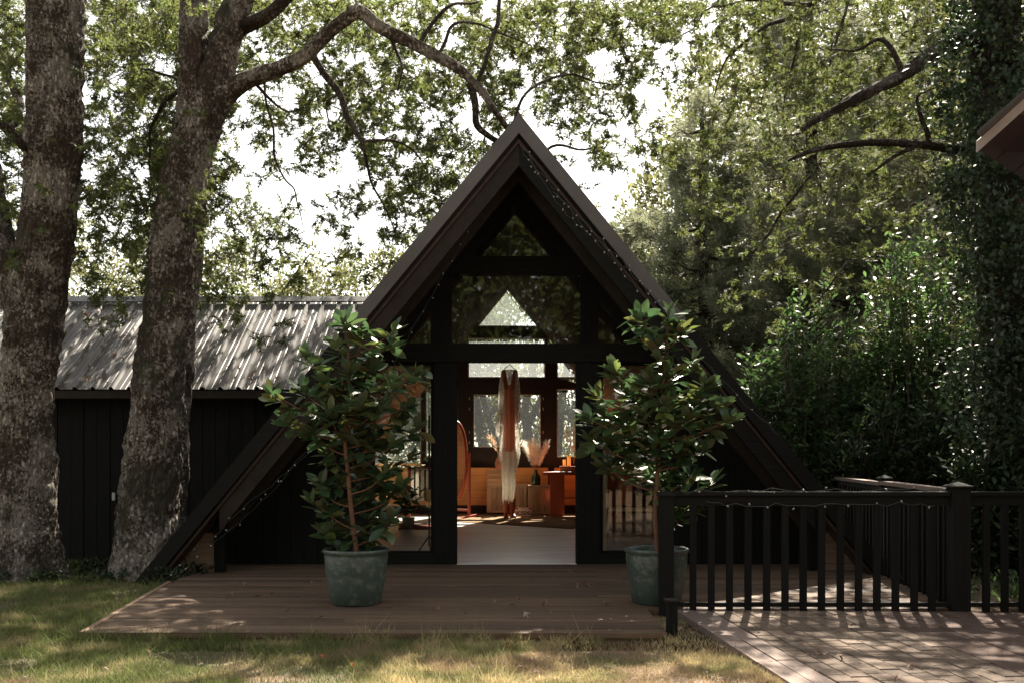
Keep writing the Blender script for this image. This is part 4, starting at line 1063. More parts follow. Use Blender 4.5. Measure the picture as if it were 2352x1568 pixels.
def broad_tree(cx, cy, hgt, rad, label, nclump=60, per=110, m='far_leaf', tmpl=QUAD, size=(.09, .17), zlo=.25, group=None, trunk_r=.14, lean=0, name='broadleaf_tree', updir=.3):
    root = tree(name, label, 'tree', group, (cx, cy, GZ))
    b = B(); top = Vector((lean, 0, hgt * .7))
    P, Rr = spline([(0, 0, 0), (lean * .3, .1, hgt * .3), top], [trunk_r, trunk_r * .7, trunk_r * .3], 5); b.tube(P, Rr, 9).obj('trunk', M['bark_dark'], root, smooth=True)
    lb = B()
    for i in range(9):
        q = P[rnd.randrange(3, len(P))]; a = rnd.uniform(0, 6.28); L_ = rad * rnd.uniform(.5, .9)
        e = q + Vector((math.cos(a) * L_, math.sin(a) * L_, rnd.uniform(.2, .6) * L_ + .2)); lb.tube([q, q.lerp(e, .5) + Vector((0, 0, -.08)), e], [trunk_r * .4, trunk_r * .25, .015], 5)
    lb.obj('limbs', M['bark_dark'], root, smooth=True, kind='stuff')
    def gen():
        while True:
            v = Vector((rnd.uniform(-1, 1), rnd.uniform(-1, 1), rnd.uniform(-1, 1)))
            if .25 < v.length < 1: break
        zc = hgt * (zlo + 1) / 2; zh = hgt * (1 - zlo) / 2
        return (v.x * rad + lean * .7, v.y * rad, zc + v.z * zh)
    clumps(nclump, gen, (rad * .14, rad * .3), per, tmpl, size, m, root, 'crown', up=.8, updir=updir)
    return root

bgl = ['bushy sunlit tree behind the annex roof at the far left', 'rounded olive green tree behind the annex roof between the two trunks', 'tall loose tree behind the annex just right of the leaning trunk',
       'bright sunlit tree behind the middle of the annex roof', 'low pale tree behind the annex roof close to the cabin', 'thin topped tree behind where annex roof meets the cabin']
spec = [(-13.5, 25, 8.2, 3.6), (-10.8, 24, 6.6, 2.8), (-8.2, 23, 7.0, 2.6), (-6.3, 24.5, 6.9, 2.3), (-4.6, 25, 5.9, 1.9), (-3.2, 24, 6.2, 1.8)]
for s_, l in zip(spec, bgl):
    broad_tree(s_[0], s_[1], s_[2], s_[3], l, 95, 130, zlo=.05, size=(.09, .16), group='trees behind the annex')
# seen through the rear windows
spec = [(-2.2, 30, 7.5, 2.2, .5), (-.6, 27, 6.8, 1.9, -.9), (1.2, 29, 7.2, 2.2, .6), (3.0, 27.5, 6.6, 2.0, .8)]
lbl = ['leaning trunk tree seen through the left of the rear glass', 'tree with slanting trunk centred behind the rear door glass', 'leafy tree behind the right half of the rear glass', 'leafy tree beyond the narrow rear window at right']
for s_, l in zip(spec, lbl):
    broad_tree(s_[0], s_[1], s_[2], s_[3], l, 75, 120, zlo=.02, size=(.10, .18), lean=s_[4], trunk_r=.2, group='trees behind the cabin')
bt_ = tree('leaning_tree', 'dark leaning trunk and forked limb seen close behind the rear door glass', loc=(0, 0, 0))
bark_tube('trunk', ptsY([(1150, 1075, 22), (1135, 1000, 22), (1118, 945, 22), (1104, 890, 22), (1085, 800, 22), (1070, 700, 22.3)]), [.11, .09, .08, .07, .05, .03], M['bark_dark'], bt_, seg=14, step=.12, amp=.01)
bark_tube('trunk', ptsY([(1198, 1075, 22.5), (1212, 1000, 22.5), (1205, 940, 22.5), (1222, 860, 22.5), (1235, 760, 22.6)]), [.14, .12, .10, .08, .04], M['bark_dark'], bt_, seg=14, step=.12, amp=.01)
bark_tube('limb', ptsY([(1210, 985, 22.5), (1235, 930, 22.4), (1262, 880, 22.3)]), [.09, .07, .04], M['bark_dark'], bt_, seg=10, step=.12, amp=.01)
bark_tube('limb', ptsY([(1120, 955, 22), (1142, 935, 21.9), (1165, 905, 21.8)]), [.06, .045, .02], M['bark_dark'], bt_, seg=8, step=.12, amp=.01)
# dark woodland closing the distance on every side
wl = empty('woodland', (0, 0, 0), label='far dark woodland closing the horizon behind the garden', cat='woodland', kind='stuff')
def gw():
    x = rnd.uniform(-26, 27) if rnd.random() < .45 else rnd.uniform(3, 27); y_ = 35 + rnd.uniform(-1.5, 3)
    top = 4.8 if x < 3 else 4.8 + min(1, (x - 3) / 4) * 9
    return (x, y_, rnd.uniform(0, 1) ** .8 * top)
clumps(640, gw, (1.1, 1.9), 72, QUAD, (.22, .4), 'far_leaf', wl, 'woodland_leaves')

# ------------------------------------------------------------------ pines
def pine(cx, cy, hgt, reach, label, z0=.6, nw=26, m='pine_leaf', tf=1.0):
    root = tree('pine_tree', label, 'tree', 'pines behind the cabin', (cx, cy, GZ))
    bark_tube('trunk', [(0, 0, 0), (.05, 0, hgt * .4), (0, .05, hgt * .75), (0, 0, hgt)], [.22, .16, .09, .015], M['bark_pine'], root, seg=16, step=.15, amp=.01)
    br = B(); pos = []; dirs = []
    for w_ in range(nw):
        f = w_ / (nw - 1); z = z0 + (hgt - z0) * f ** .9; L0 = reach * (1 - f) ** .65 + .15
        for k in range(rnd.randrange(4, 7)):
            a = rnd.uniform(0, 6.28); L_ = L0 * rnd.uniform(.6, 1.1); rise = rnd.uniform(-.15, .25)
            d = Vector((math.cos(a), math.sin(a), rise)); s0 = Vector((0, 0, z)); n = 5
            P = [s0 + d * L_ * t_ / n + Vector((0, 0, -.10 * L_ * math.sin(t_ / n * 3.1) + .12 * L_ * (t_ / n) ** 3)) for t_ in range(n + 1)]
            br.tube(P, [.03 * (1 - t_ / n) + .006 for t_ in range(n + 1)], 4, False)
            nt = int(L_ * 125 * tf) + 10
            for _ in range(nt):
                t_ = rnd.uniform(.18, 1) ** .7; q = P[min(n - 1, int(t_ * n))].lerp(P[min(n, int(t_ * n) + 1)], (t_ * n) % 1)
                sw = (1 - t_) * .5 + .13
                side_ = Vector((-math.sin(a), math.cos(a), 0)) * rnd.gauss(0, sw * .55) + d * abs(rnd.gauss(0, .12))
                pos.append(q + side_ + Vector((0, 0, rnd.gauss(.02, .10))))
                dirs.append((d * .6 + side_.normalized() * .7 + Vector((rnd.gauss(0, .3), rnd.gauss(0, .3), rnd.uniform(0, .9)))).normalized())
    br.obj('branches', M['bark_pine'], root, kind='stuff')
    n = len(pos)
    scatter('crown', TUFT, np.array(pos), np.array(dirs), rg.uniform(.14, .24, n), M[m], root, .9, kind='stuff')
    return n
for i, (cx, cy, h, rr) in enumerate(((4.6, 31, 9.5, 2.8), (8.2, 30, 15.5, 4.2), (12.6, 30, 16.5, 4.4), (16.8, 29, 16.0, 4.2), (10.2, 26, 10.5, 3.2))):
    broad_tree(cx, cy, h, rr, ['pale rounded tree low behind the right roof slope', 'tall grey green tree filling the gap behind the pines', 'tall grey green tree behind the pines, nearer the right edge',
        'tall tree behind the ivy-clad oak at far right', 'mid height tree between pines and laurels'][i], 150, 150, size=(.13, .24), zlo=.0, group='trees behind the pines')
tot = 0
for cx, cy, h, rc_, l, z0, nw, tf in (
        (4.4, 23, 9.3, 2.3, 'slim grey green pine nearest the roof ridge with its tip against the sky', .6, 26, 1),
        (3.1, 27, 7.6, 1.9, 'small pine low behind the right roof slope', .5, 20, .9),
        (6.6, 22, 13.0, 3.0, 'tall pine behind the cabin, second from the roof', .8, 30, .95),
        (9.2, 21, 13.5, 3.1, 'tall pine right of the roof, above the bright laurel', .8, 30, .9),
        (11.8, 23, 14.0, 3.2, 'tall pine at the far right beside the ivy-clad oak', .8, 28, .8),
        (7.8, 17.5, 5.6, 2.2, 'low spreading pine in front of the tall ones', .3, 18, 1.0)):
    tot += pine(cx, cy, h, rc_, l, z0, nw, tf=tf)
print('tufts', tot)

# ------------------------------------------------------------------ laurel hedge: several bushes
def laurel(cx, cy, w_, h_, dpt, label, n=80, per=70, m='laurel_leaf', size=(.07, .125), dens_top=True, zlow=0):
    root = empty('laurel_bush', (cx, cy, GZ), label=label, cat='bush', group='evergreen bushes behind the railing')
    sb = B(); pos = []; dirs = []
    for i in range(n):
        a = rnd.uniform(0, 6.28); rr = rnd.random() ** .5
        top = h_ * (1 - .35 * rr ** 2) * rnd.uniform(.55, 1.04)
        tip = Vector((math.cos(a) * rr * w_ / 2, math.sin(a) * rr * dpt / 2, top)); basep = Vector((tip.x * .35, tip.y * .35, 0))
        P, Rr = spline([basep, basep.lerp(tip, .5) + Vector((rnd.gauss(0, .1), rnd.gauss(0, .1), 0)), tip], [.02, .012, .003], 8)
        sb.tube(P, Rr, 4, False)
        for k in range(per):
            t_ = rnd.uniform(.12, 1) ** .75; q = P[min(len(P) - 2, int(t_ * (len(P) - 1)))]
            out = Vector((rnd.gauss(0, 1), rnd.gauss(0, 1), 0)).normalized()
            tipw = 1 if t_ > .85 else 0
            j = (1 - t_) * .34 + .03
            pos.append(q + Vector((rnd.gauss(0, j), rnd.gauss(0, j), rnd.gauss(0, .08))))
            dirs.append((out + Vector((0, 0, rnd.uniform(.3, 1.3) if tipw else rnd.uniform(-.5, .8)))).normalized())
    sb.obj('stems', M['twig'], root, kind='stuff')
    nn = len(pos); scatter('foliage', LANCE, np.array(pos), np.array(dirs), rg.uniform(size[0], size[1], nn), M[m], root, .6, kind='stuff')
laurel(4.0, 13.2, 2.0, 3.6, 1.6, 'bright tipped laurel bush nearest the cabin roof edge', 105, 120, size=(.075, .13))
laurel(5.3, 12.8, 2.1, 4.3, 1.7, 'tallest laurel bush, bright shoots above the railing corner', 130, 130, size=(.075, .13))
laurel(6.5, 12.4, 1.9, 3.9, 1.7, 'dark laurel bush under the roof corner at the right', 110, 120, size=(.075, .13))
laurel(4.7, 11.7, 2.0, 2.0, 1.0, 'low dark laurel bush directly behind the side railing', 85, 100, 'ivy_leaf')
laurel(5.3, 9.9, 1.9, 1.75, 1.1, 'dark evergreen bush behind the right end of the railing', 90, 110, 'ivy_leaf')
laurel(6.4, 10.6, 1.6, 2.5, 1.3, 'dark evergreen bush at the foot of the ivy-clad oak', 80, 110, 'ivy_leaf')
laurel(3.9, 15.4, 1.7, 2.5, 1.5, 'shaded laurel bush tucked behind the right cabin slope', 80, 90)

# ------------------------------------------------------------------ ground cover and weeds by the trunks
def gcv():
    x = rnd.uniform(-20, 480); Y = rnd.uniform(9.5, 10.7)
    if x > 140 and x < 240 and rnd.random() < .5: Y = rnd.uniform(10, 11)
    return (*at(x, 1300, Y).xy, GZ + rnd.uniform(.0, .07))
gc = clumps(170, gcv, (.05, .12), 26, IVY, (.02, .05), 'ivy_leaf', None, 'ground_cover', updir=.8)
tag(gc, 'low dark weeds and ivy around the feet of the two trunks', 'ground cover', kind='stuff')
def gcv2():
    return (rnd.uniform(3.5, 6.0), rnd.uniform(8.0, 9.2), GZ + rnd.uniform(0, .1))
gc = clumps(120, gcv2, (.06, .15), 26, LANCE, (.04, .08), 'laurel_leaf', None, 'ground_cover', updir=1.0)
tag(gc, 'green weeds growing under the railing at the right', 'ground cover', kind='stuff')

# trees behind the photographer: they shade the front and are mirrored in the gable glass
for i, (cx, cy, h, rr) in enumerate(((-8, -10, 9.0, 4.4), (0.5, -11, 10.5, 5.0), (9, -10, 9.5, 4.6))):
    broad_tree(cx, cy, h, rr, ['broad tree standing behind the photographer to the left', 'tall tree standing straight behind the photographer', 'broad tree standing behind the photographer to the right'][i],
               200, 90, 'oak_leaf', QUAD, (.3, .48), zlo=.05, group='trees behind the viewpoint')

# ------------------------------------------------------------------ string lights
bulb_me = B().lathe([(.0001, -.011), (.005, -.009), (.0075, -.002), (.006, .005), (.003, .010), (.0001, .012)], seg=8).mesh('bulb'); bulb_me.materials.append(M['bulb']); bulb_me.shade_smooth()
def string_light(label, lines, gap, seed, wob=.02, rscale=1.0):
    r = random.Random(seed); root = empty('string_light', lines[0][0], label=label, cat='string lights'); o0 = Vector(lines[0][0])
    cb = B()
    for ln in lines:
        P, _ = spline([Vector(p) - o0 for p in ln], [.003] * len(ln), max(4, int((Vector(ln[-1]) - Vector(ln[0])).length * 14 / (len(ln) - 1))))
        P = [p + Vector((r.gauss(0, wob * .4), r.gauss(0, wob * .3), r.gauss(0, wob * .5))) for p in P]
        cb.tube(P, .0035, 4, False); acc = 0
        for a, c in zip(P[:-1], P[1:]):
            acc += (c - a).length
            if acc > gap * r.uniform(.7, 1.3):
                acc = 0; q = a + Vector((r.uniform(-.02, .02), -.012, r.uniform(-.035, .02))); cb.tube([a, q], .002, 3, False)
                b_ = link('bulb', bulb_me, None, root); b_.location = q; b_.scale = (rscale,) * 3; b_.rotation_euler = (r.uniform(-1, 1), r.uniform(-1, 1), 0)
    cb.obj('cable', M['cable'], root)
Yf = 9.6
string_light('string of tiny bulbs draped down the right roof edge', [
    [at(1196, 345, Yf), at(1260, 415, Yf), at(1330, 505, Yf), at(1400, 590, Yf), at(1500, 700, Yf), at(1600, 815, Yf)],
    [at(1270, 440, Yf), at(1350, 520, Yf), at(1440, 610, Yf), at(1510, 705, Yf), at(1650, 860, Yf), at(1790, 1000, Yf)],
    [at(1196, 330, Yf), at(1290, 480, Yf), at(1380, 560, Yf), at(1480, 660, Yf), at(1560, 740, Yf)]], .13, 2)
string_light('thin strand of bulbs down the inside of the left roof slope', [
    [at(1180, 360, Yf + .1), at(1120, 450, Yf + .2), at(1050, 580, Yf + .2), at(980, 700, Yf + .2), at(900, 850, Yf + .2)]], .12, 3, rscale=.8)
string_light('looped string of bulbs from the left slope down to the deck edge', [
    [at(745, 1000, 9.6), at(640, 1095, 9.6), at(545, 1180, 9.5), at(480, 1240, 9.4), at(400, 1310, 9.2), at(345, 1360, 8.8), at(280, 1405, 7.6)],
    [at(720, 1030, 9.7), at(600, 1150, 9.65), at(510, 1230, 9.5), at(440, 1290, 9.3), at(395, 1340, 9.0)]], .14, 4)
string_light('string of bulbs wound along the railing top', [
    [(xa + .05, FY - .05, .90), (1.9, FY - .03, .903), (2.4, FY + .0, .903), (2.9, FY - .03, .903), (xb, FY, .905)],
    [(xa + .25, FY - .055, .80), (2.0, FY - .055, .795), (2.6, FY - .055, .80), (3.2, FY - .055, .79)]], .16, 5)

# ------------------------------------------------------------------ inside the cabin
def W(x, y, Y): return at(x, y, Y)
def flat(x, Y): return Vector(((x - HX) / F * Y, Y, 0))
# dress
DY = 17.9
def loft(name, levels, m, parent, o0, seg=48, pleat=0, npl=9, seed=0, ragged=0, arc=None):
    r = random.Random(seed); b = B()
    for (x, y, hw, dep) in levels:
        c = at(x, y, DY) - o0; w_ = hw / F * DY
        for k in range(seg):
            a = 2 * math.pi * k / seg; f = 1 + pleat * math.sin(npl * a + c.z * 1.3 + seed)
            b.v.append((c.x + math.cos(a) * w_ * f, math.sin(a) * dep * f, c.z + (r.uniform(-ragged, ragged) if (x, y, hw, dep) == levels[-1] else 0)))
    n = len(levels)
    for i in range(n - 1):
        for k in range(seg):
            k2 = (k + 1) % seg; b.f.append((i * seg + k, i * seg + k2, (i + 1) * seg + k2, (i + 1) * seg + k))
    return b.obj(name, M[m], parent, smooth=True)
d0 = at(1170, 835, DY)
dr = empty('wedding_dress', d0, label='ivory lace dress with brown slip hanging in the doorway', cat='dress')
loft('slip', [(1170, 884, 10, .08), (1170, 892, 12, .13), (1169, 915, 11.5, .15), (1170, 950, 12.5, .17), (1170, 1000, 13, .18), (1170, 1036, 13.5, .18)], 'satin', dr, d0, pleat=.08, npl=7)
st = B()
for sx in (-1, 1):
    st.beam(at(1170 + sx * 13.5, 850, DY - .05) - d0, at(1170 + sx * 6.5, 893, DY - .12) - d0, .075, .01, (0, 1, 0))
st.obj('strap', M['satin'], dr)
loft('lace_overlay', [(1170, 848, 15, .05), (1170, 862, 17, .08), (1171, 900, 21, .08), (1169, 950, 20, .09), (1170, 1000, 22, .10), (1171, 1040, 23, .10), (1169, 1066, 19, .10)], 'lace', dr, d0, pleat=.12, npl=8, ragged=.05)
loft('lace_train', [(1170, 1030, 17, .14), (1171, 1060, 17, .16), (1168, 1090, 14, .12), (1169, 1120, 13, .14), (1166, 1150, 11, .12)], 'cloth', dr, d0, pleat=.2, npl=7, ragged=.05, seed=3)
loft('sleeve', [(1156, 850, 4, .04), (1153, 880, 6, .05), (1151, 930, 7, .06), (1148, 975, 8, .07), (1146, 1000, 7, .06)], 'lace', dr, d0, pleat=.15, npl=5, ragged=.06, seg=24)
loft('sleeve', [(1184, 850, 4, .04), (1187, 880, 6, .05), (1189, 930, 7, .06), (1190, 960, 7, .06)], 'lace', dr, d0, pleat=.15, npl=5, ragged=.06, seg=24, seed=1)
hg = empty('clothes_hanger', at(1170, 835, DY), label='black wire hanger holding the lace dress', cat='hanger'); h0 = at(1170, 835, DY)
B().tube([at(1155, 851, DY) - h0, at(1160, 845, DY) - h0, at(1170, 836, DY) - h0, at(1180, 845, DY) - h0, at(1187, 851, DY) - h0], .008, 6).obj('hanger_arm', M['iron'], hg)
B().tube([at(1170, 836, DY) - h0, at(1170, 826, DY) - h0, at(1173, 820, DY) - h0, at(1169, 815, DY) - h0], .004, 6).obj('hook', M['iron'], hg)
B().box(-2.2, 2.0, VR - .97 - .06, VR - .97 + .06, 2.93, 3.08).obj('tie_beam', M['black_h'], cab)
# boots
bt = empty('cowboy_boots', flat(1170, 18.0), label='pair of tan leather boots standing below the dress hem', cat='boots')
for sx in (-1, 1):
    b = B(); b.lathe([(.0, .0), (.045, .0), (.045, .05), (.048, .1), (.055, .2), (.062, .33), (.06, .34)], (sx * .055, 0, .012), 20, 1, 1.15)
    o = b.obj('boot', M['leather'], bt, smooth=True)
    f = B(); pr = [(.02, 0), (.045, .03), (.04, .07), (.0, .09)]
    for t_, (w_, h_) in enumerate(((.042, .09), (.045, .085), (.046, .06), (.04, .05), (.02, .035))):
        for k in range(10):
            a = 2 * math.pi * k / 10; f.v.append((sx * .055 + (.012 * t_ if sx > 0 else -.004 * t_) + math.cos(a) * w_, -.05 * t_, .012 + max(0, h_ / 2 + math.sin(a) * h_ / 2)))
    for t_ in range(4):
        for k in range(10): f.f.append((t_ * 10 + k, t_ * 10 + (k + 1) % 10, t_ * 10 + 10 + (k + 1) % 10, t_ * 10 + 10 + k))
    f.f.append(tuple(40 + k for k in range(10)))
    f.obj('foot', M['leather'], o, smooth=True)
    B().box(sx * .055 - .03, sx * .055 + .03, -.01, .05, 0, .012).obj('heel', M['iron'], o)
# rugs
B().hexa([(-1.15, 17.12, .002), (1.9, 14.6, .002), (2.2, 19.05, .002), (-1.0, 19.05, .002), (-1.15, 17.12, .012), (1.9, 14.6, .012), (2.2, 19.05, .012), (-1.0, 19.05, .012)]).obj('rug', M['rug'], label='large plain brown rug on the cabin floor under the dress', cat='rug')
B().hexa([(-1.75, 15.3, .002), (-.9, 15.3, .002), (-.95, 16.4, .002), (-1.85, 16.4, .002), (-1.75, 15.3, .010), (-.9, 15.3, .010), (-.95, 16.4, .010), (-1.85, 16.4, .010)]).obj('rug', M['redrug'], label='small red patterned rug seen through the left side window', cat='rug')
# crates
def crate(x0, x1, y0, y1, Y, lab, vertical=False, nsl=4, open_front=False, dep=.3):
    a, c = flat(x0, Y), flat(x1, Y); z0 = ZE + (HY - y1) / F * Y; z1 = ZE + (HY - y0) / F * Y; wd = c.x - a.x; h = z1 - z0
    root = empty('wooden_crate', (a.x, Y, z0), label=lab, cat='crate', group='wooden crates stacked by the rear wall')
    for xx in (0, wd - .018):
        for yy in (0, dep - .02): B().box(xx, xx + .018, yy + .012, yy + .03, 0, h).obj('corner_post', M['crate_z'], root)
    if vertical:
        g = wd / nsl
        for i in range(nsl):
            if not open_front: B().box(i * g + .006, (i + 1) * g - .006, 0, .011, .05, h - .05).obj('slat', M['crate_z'], root)
            B().box(i * g + .004, (i + 1) * g - .004, dep - .01, dep, 0, h).obj('slat', M['crate_z'], root)
        B().box(0, wd, -.001, .0119, h - .045, h).obj('slat', M['crate_z'], root); B().box(0, wd, -.001, .0119, 0, .045).obj('slat', M['crate_z'], root)
        B().box(0, wd, 0, dep, h + .001, h + .014).obj('top_board', M['crate'], root)
    else:
        g = h / nsl
        for i in range(nsl):
            B().box(0, wd, 0, .011, i * g + .008, (i + 1) * g - .012).obj('slat', M['crate'], root)
            B().box(0, wd, dep - .01, dep, i * g + .008, (i + 1) * g - .012).obj('slat', M['crate'], root)
    return root, z1
crate(1118, 1164, 1113, 1176, 18.7, 'upright weathered crate at the bottom left of the stack', True, 4)
crate(1118, 1164, 1077, 1111, 18.7, 'pale slatted crate on top of the left stack', False, 3)
crate(1186, 1210, 1113, 1176, 18.75, 'narrow upright crate just right of the dress', True, 3)
crate(1213, 1265, 1115, 1179, 18.5, 'open fronted crate carrying the green glass vase', True, 4, True)
# vases
def plumes(root, base, n, spread, h, m, seed, wd=.05, nf=240, fl=.12):
    r = random.Random(seed); pos = []; dirs = []; s_ = B()
    for i in range(n):
        a = r.uniform(-1, 1) * spread; ay = r.uniform(-.5, .5) * spread; L_ = h * r.uniform(.75, 1)
        tip = base + Vector((math.sin(a) * L_, math.sin(ay) * L_, math.cos(a) * L_)); P, _ = spline([base, base.lerp(tip, .5) + Vector((0, 0, .02)), tip + Vector((math.sin(a) * .04, 0, -.02))], [1, 1, 1], 6)
        s_.tube(P, .003, 4, False)
        for k in range(nf):
            t_ = r.uniform(.35, 1); q = P[min(len(P) - 1, int(t_ * (len(P) - 1)))]; w_ = wd * math.sin(min(1, (t_ - .3) * 1.5) * 2.6) + .008
            pos.append(q + Vector((r.gauss(0, w_ * .4), r.gauss(0, w_ * .4), r.gauss(0, .02)))); dirs.append(Vector((math.sin(a) + r.gauss(0, .28), r.gauss(0, .28), .9)).normalized())
    s_.obj('stem', M['crate'], root)
    scatter('plume', (np.array([(-.04, 0, 0), (.04, 0, 0), (0, 1, 0)], float), np.array([(0, 1, 2)])), np.array(pos), np.array(dirs), rg.uniform(fl * .6, fl, len(pos)), M[m], root, 1.5, kind='stuff')
gv = empty('glass_vase', at(1231, 1114, 18.6), label='dark green glass vase of pampas grass on the open crate', cat='vase')
B().lathe([(0, 0), (.07, 0), (.085, .03), (.09, .12), (.075, .18), (.035, .24), (.03, .29), (.036, .30), (.026, .29), (.02, .2)], seg=24).obj('vase_body', M['vglass'], gv, smooth=True)
pg = empty('pampas_grass', at(1231, 1114, 18.6) + Vector((0, 0, .2)), label='cream pampas plumes fanning out of the green vase', cat='dried plants')
plumes(pg, Vector((0, 0, 0)), 9, .42, .68, 'pampas', 1)
tv = empty('clay_vase', at(1147, 1077, 18.75), label='terracotta vase of dried flowers half hidden behind the dress', cat='vase')
B().lathe([(0, 0), (.05, 0), (.075, .05), (.085, .12), (.06, .19), (.03, .25), (.035, .29), (.025, .28)], seg=24).obj('vase_body', M['terra'], tv, smooth=True)
dfw = empty('dried_flowers', at(1147, 1077, 18.75) + Vector((0, 0, .25)), label='spiky orange dried flowers in the terracotta vase', cat='dried plants')
plumes(dfw, Vector((0, 0, 0)), 7, .5, .5, 'dryflower', 2, .04, 30, .09)
pr_ = empty('pampas_grass', at(1318, 1064, 18.3), label='tall pampas plume leaning at the right window by the candle', cat='dried plants')
plumes(pr_, Vector((0, 0, 0)), 4, .2, .8, 'pampas', 5, .06, 110)
# table
TY = 18.2; tb = empty('table', flat(1290, TY), label='red stained wooden table inside at the right of the doorway', cat='table')
ztop = ZE + (HY - 1083) / F * TY
for i in range(4): B().box(-.34, 1.1, -.05 + i * .19, .135 + i * .19, ztop - .05, ztop).obj('table_board', M['redwood'], tb, bevel=.003)
for xx in (-.20, .8): B().box(xx, xx + .26, .2, .46, .0, ztop - .055).obj('leg', M['redwood_z'], tb, bevel=.004)
B().box(-.2, 1.0, .24, .28, .32, .36).obj('stretcher', M['redwood'], tb)
def on_table(x, Y): v = at(x, 1083, Y); v.z = ztop; return v
bxs = empty('wooden_box', on_table(1304, 18.3), label='small red box on the table under the candles', cat='box')
B().box(-.14, .2, -.08, .1, .0, .09).obj('box_body', M['redwood'], bxs, bevel=.004); B().box(-.15, .21, -.09, .11, .091, .105).obj('lid', M['redwood'], bxs)
for i, (dx, rr, hh, lb) in enumerate(((.0, .035, .20, 'taller amber pillar candle on the red box'), (-.085, .028, .12, 'shorter amber pillar candle left of the tall one'))):
    cn = empty('candle', on_table(1304, 18.3) + Vector((dx + .02, -.01, .106)), label=lb, cat='candle')
    B().lathe([(0, 0), (rr, 0), (rr, hh), (rr * .8, hh - .004), (0, hh - .012)], seg=20).obj('wax', M['wax'], cn, smooth=False)
    B().tube([(0, 0, hh - .012), (.002, 0, hh + .012)], .0015, 4).obj('wick', M['iron'], cn)
nk = empty('napkin', on_table(1290, 18.15), label='crumpled white napkin on the table edge', cat='napkin')
b = B(); n = 9
for i in range(n):
    for j in range(n):
        u, v = i / (n - 1), j / (n - 1); b.v.append(((u - .5) * .34, (v - .5) * .2, .006 + .02 * abs(noise.noise(Vector((u * 5, v * 5, 1))))))
for i in range(n - 1):
    for j in range(n - 1): a = i * n + j; b.f.append((a, a + n, a + n + 1, a + 1))
b.obj('cloth', M['white'], nk, smooth=True)
# number plate
pl = empty('number_plate', at(1202, 1177, 18.35) , label='white vehicle number plate leaning on the crates', cat='number plate')
pl.location.z = .006; pl.rotation_euler = (R(-10), 0, 0)
B().box(-.15, .15, 0, .003, 0, .165).obj('plate', M['white'], pl, bevel=.002)
B().box(-.148, -.095, -.001, 0, .130, .16).obj('corner_mark', M['red'], pl); B().box(.10, .148, -.001, 0, .130, .16).obj('corner_mark', M['red'], pl)
def text(body, size, m, parent, loc, rot=(R(90), 0, 0), sx=1):
    cu = bpy.data.curves.new('t', 'FONT'); cu.body = body; cu.size = size; cu.extrude = .0008; cu.align_x = 'CENTER'; cu.offset = size * .012
    o = bpy.data.objects.new('tmp', cu); C.objects.link(o); dg = bpy.context.evaluated_depsgraph_get(); me = bpy.data.meshes.new_from_object(o.evaluated_get(dg)); bpy.data.objects.remove(o)
    me.materials.clear(); q = link('lettering', me, M[m], parent); q.location = loc; q.rotation_euler = rot; q.scale = (sx, 1, 1); return q
text('8CE8240', .098, 'ink', pl, (0, -.003, .032), sx=.74)
text('CALIFORNIA', .02, 'red', pl, (0, -.003, .14), sx=.9)
# cheval mirror
my = 18.2; c0 = flat(1046, my); mi = empty('standing_mirror', c0, label='oval tilting mirror in a red wooden stand left of the doorway view', cat='mirror')
zc = ZE + (HY - 1055) / F * my; rx_, rz_ = .27, .70
ring = [Vector((math.cos(a) * rx_, 0, zc + math.sin(a) * rz_)) for a in [2 * math.pi * k / 48 for k in range(49)]]
B().tube(ring, .028, 8, False).obj('oval_frame', M['redwood_z'], mi, smooth=True)
mb = B(); mb.v = [(0, .0, zc)] + [(math.cos(2 * math.pi * k / 48) * rx_, 0, zc + math.sin(2 * math.pi * k / 48) * rz_) for k in range(48)]; mb.f = [(0, 1 + k, 1 + (k + 1) % 48) for k in range(48)]
mm = mb.obj('mirror_glass', M['mirror'], mi)
mi.rotation_euler.z = R(-38)
for sx in (-1, 1):
    B().box(sx * .33 - .02, sx * .33 + .02, -.02, .02, .05, zc + .12).obj('upright', M['redwood_z'], mi)
    B().hexa([(sx * .33 - .02, -.26, 0), (sx * .33 + .02, -.26, 0), (sx * .33 + .02, .26, 0), (sx * .33 - .02, .26, 0), (sx * .33 - .02, -.2, .03), (sx * .33 + .02, -.2, .03), (sx * .33 + .02, .2, .06), (sx * .33 - .02, .2, .06)]).obj('foot', M['redwood_z'], mi)
B().box(-.31, .31, -.015, .015, .12, .16).obj('stretcher', M['redwood_z'], mi)
# left: chair with striped throw, potted plant, floor lamp
ch = empty('armchair', flat(968, 17.2), label='wooden chair with a cream striped throw seen through the left window', cat='chair')
for sx in (-.26, .22):
    B().box(sx, sx + .045, -.25, -.205, 0, .62).obj('leg', M['redwood_z'], ch); B().box(sx, sx + .045, .22, .265, 0, .95).obj('leg', M['redwood_z'], ch)
    B().box(sx, sx + .045, -.25, .22, .621, .655).obj('armrest', M['redwood'], ch)
B().box(-.215, .22, -.24, .25, .36, .42).obj('seat', M['cloth'], ch, bevel=.02); B().box(-.215, .22, .225, .26, .86, .93).obj('back_rail', M['redwood'], ch)
B().box(-.2, .2, .20, .223, .42, .9).obj('throw', M['cloth'], ch, bevel=.01)
for i in range(4): B().box(-.15 + i * .09, -.12 + i * .09, .194, .1995, .42, .88).obj('stripe', M['ink'], ch)
pp = empty('potted_plant', flat(938, 15.6), label='leafy houseplant in a small white pot on the cabin floor', cat='potted plant')
B().lathe([(0, 0), (.07, 0), (.10, .16), (.105, .17), (.09, .165)], seg=24).obj('plant_pot', M['white'], pp, smooth=True)
ps_ = []; ds_ = []
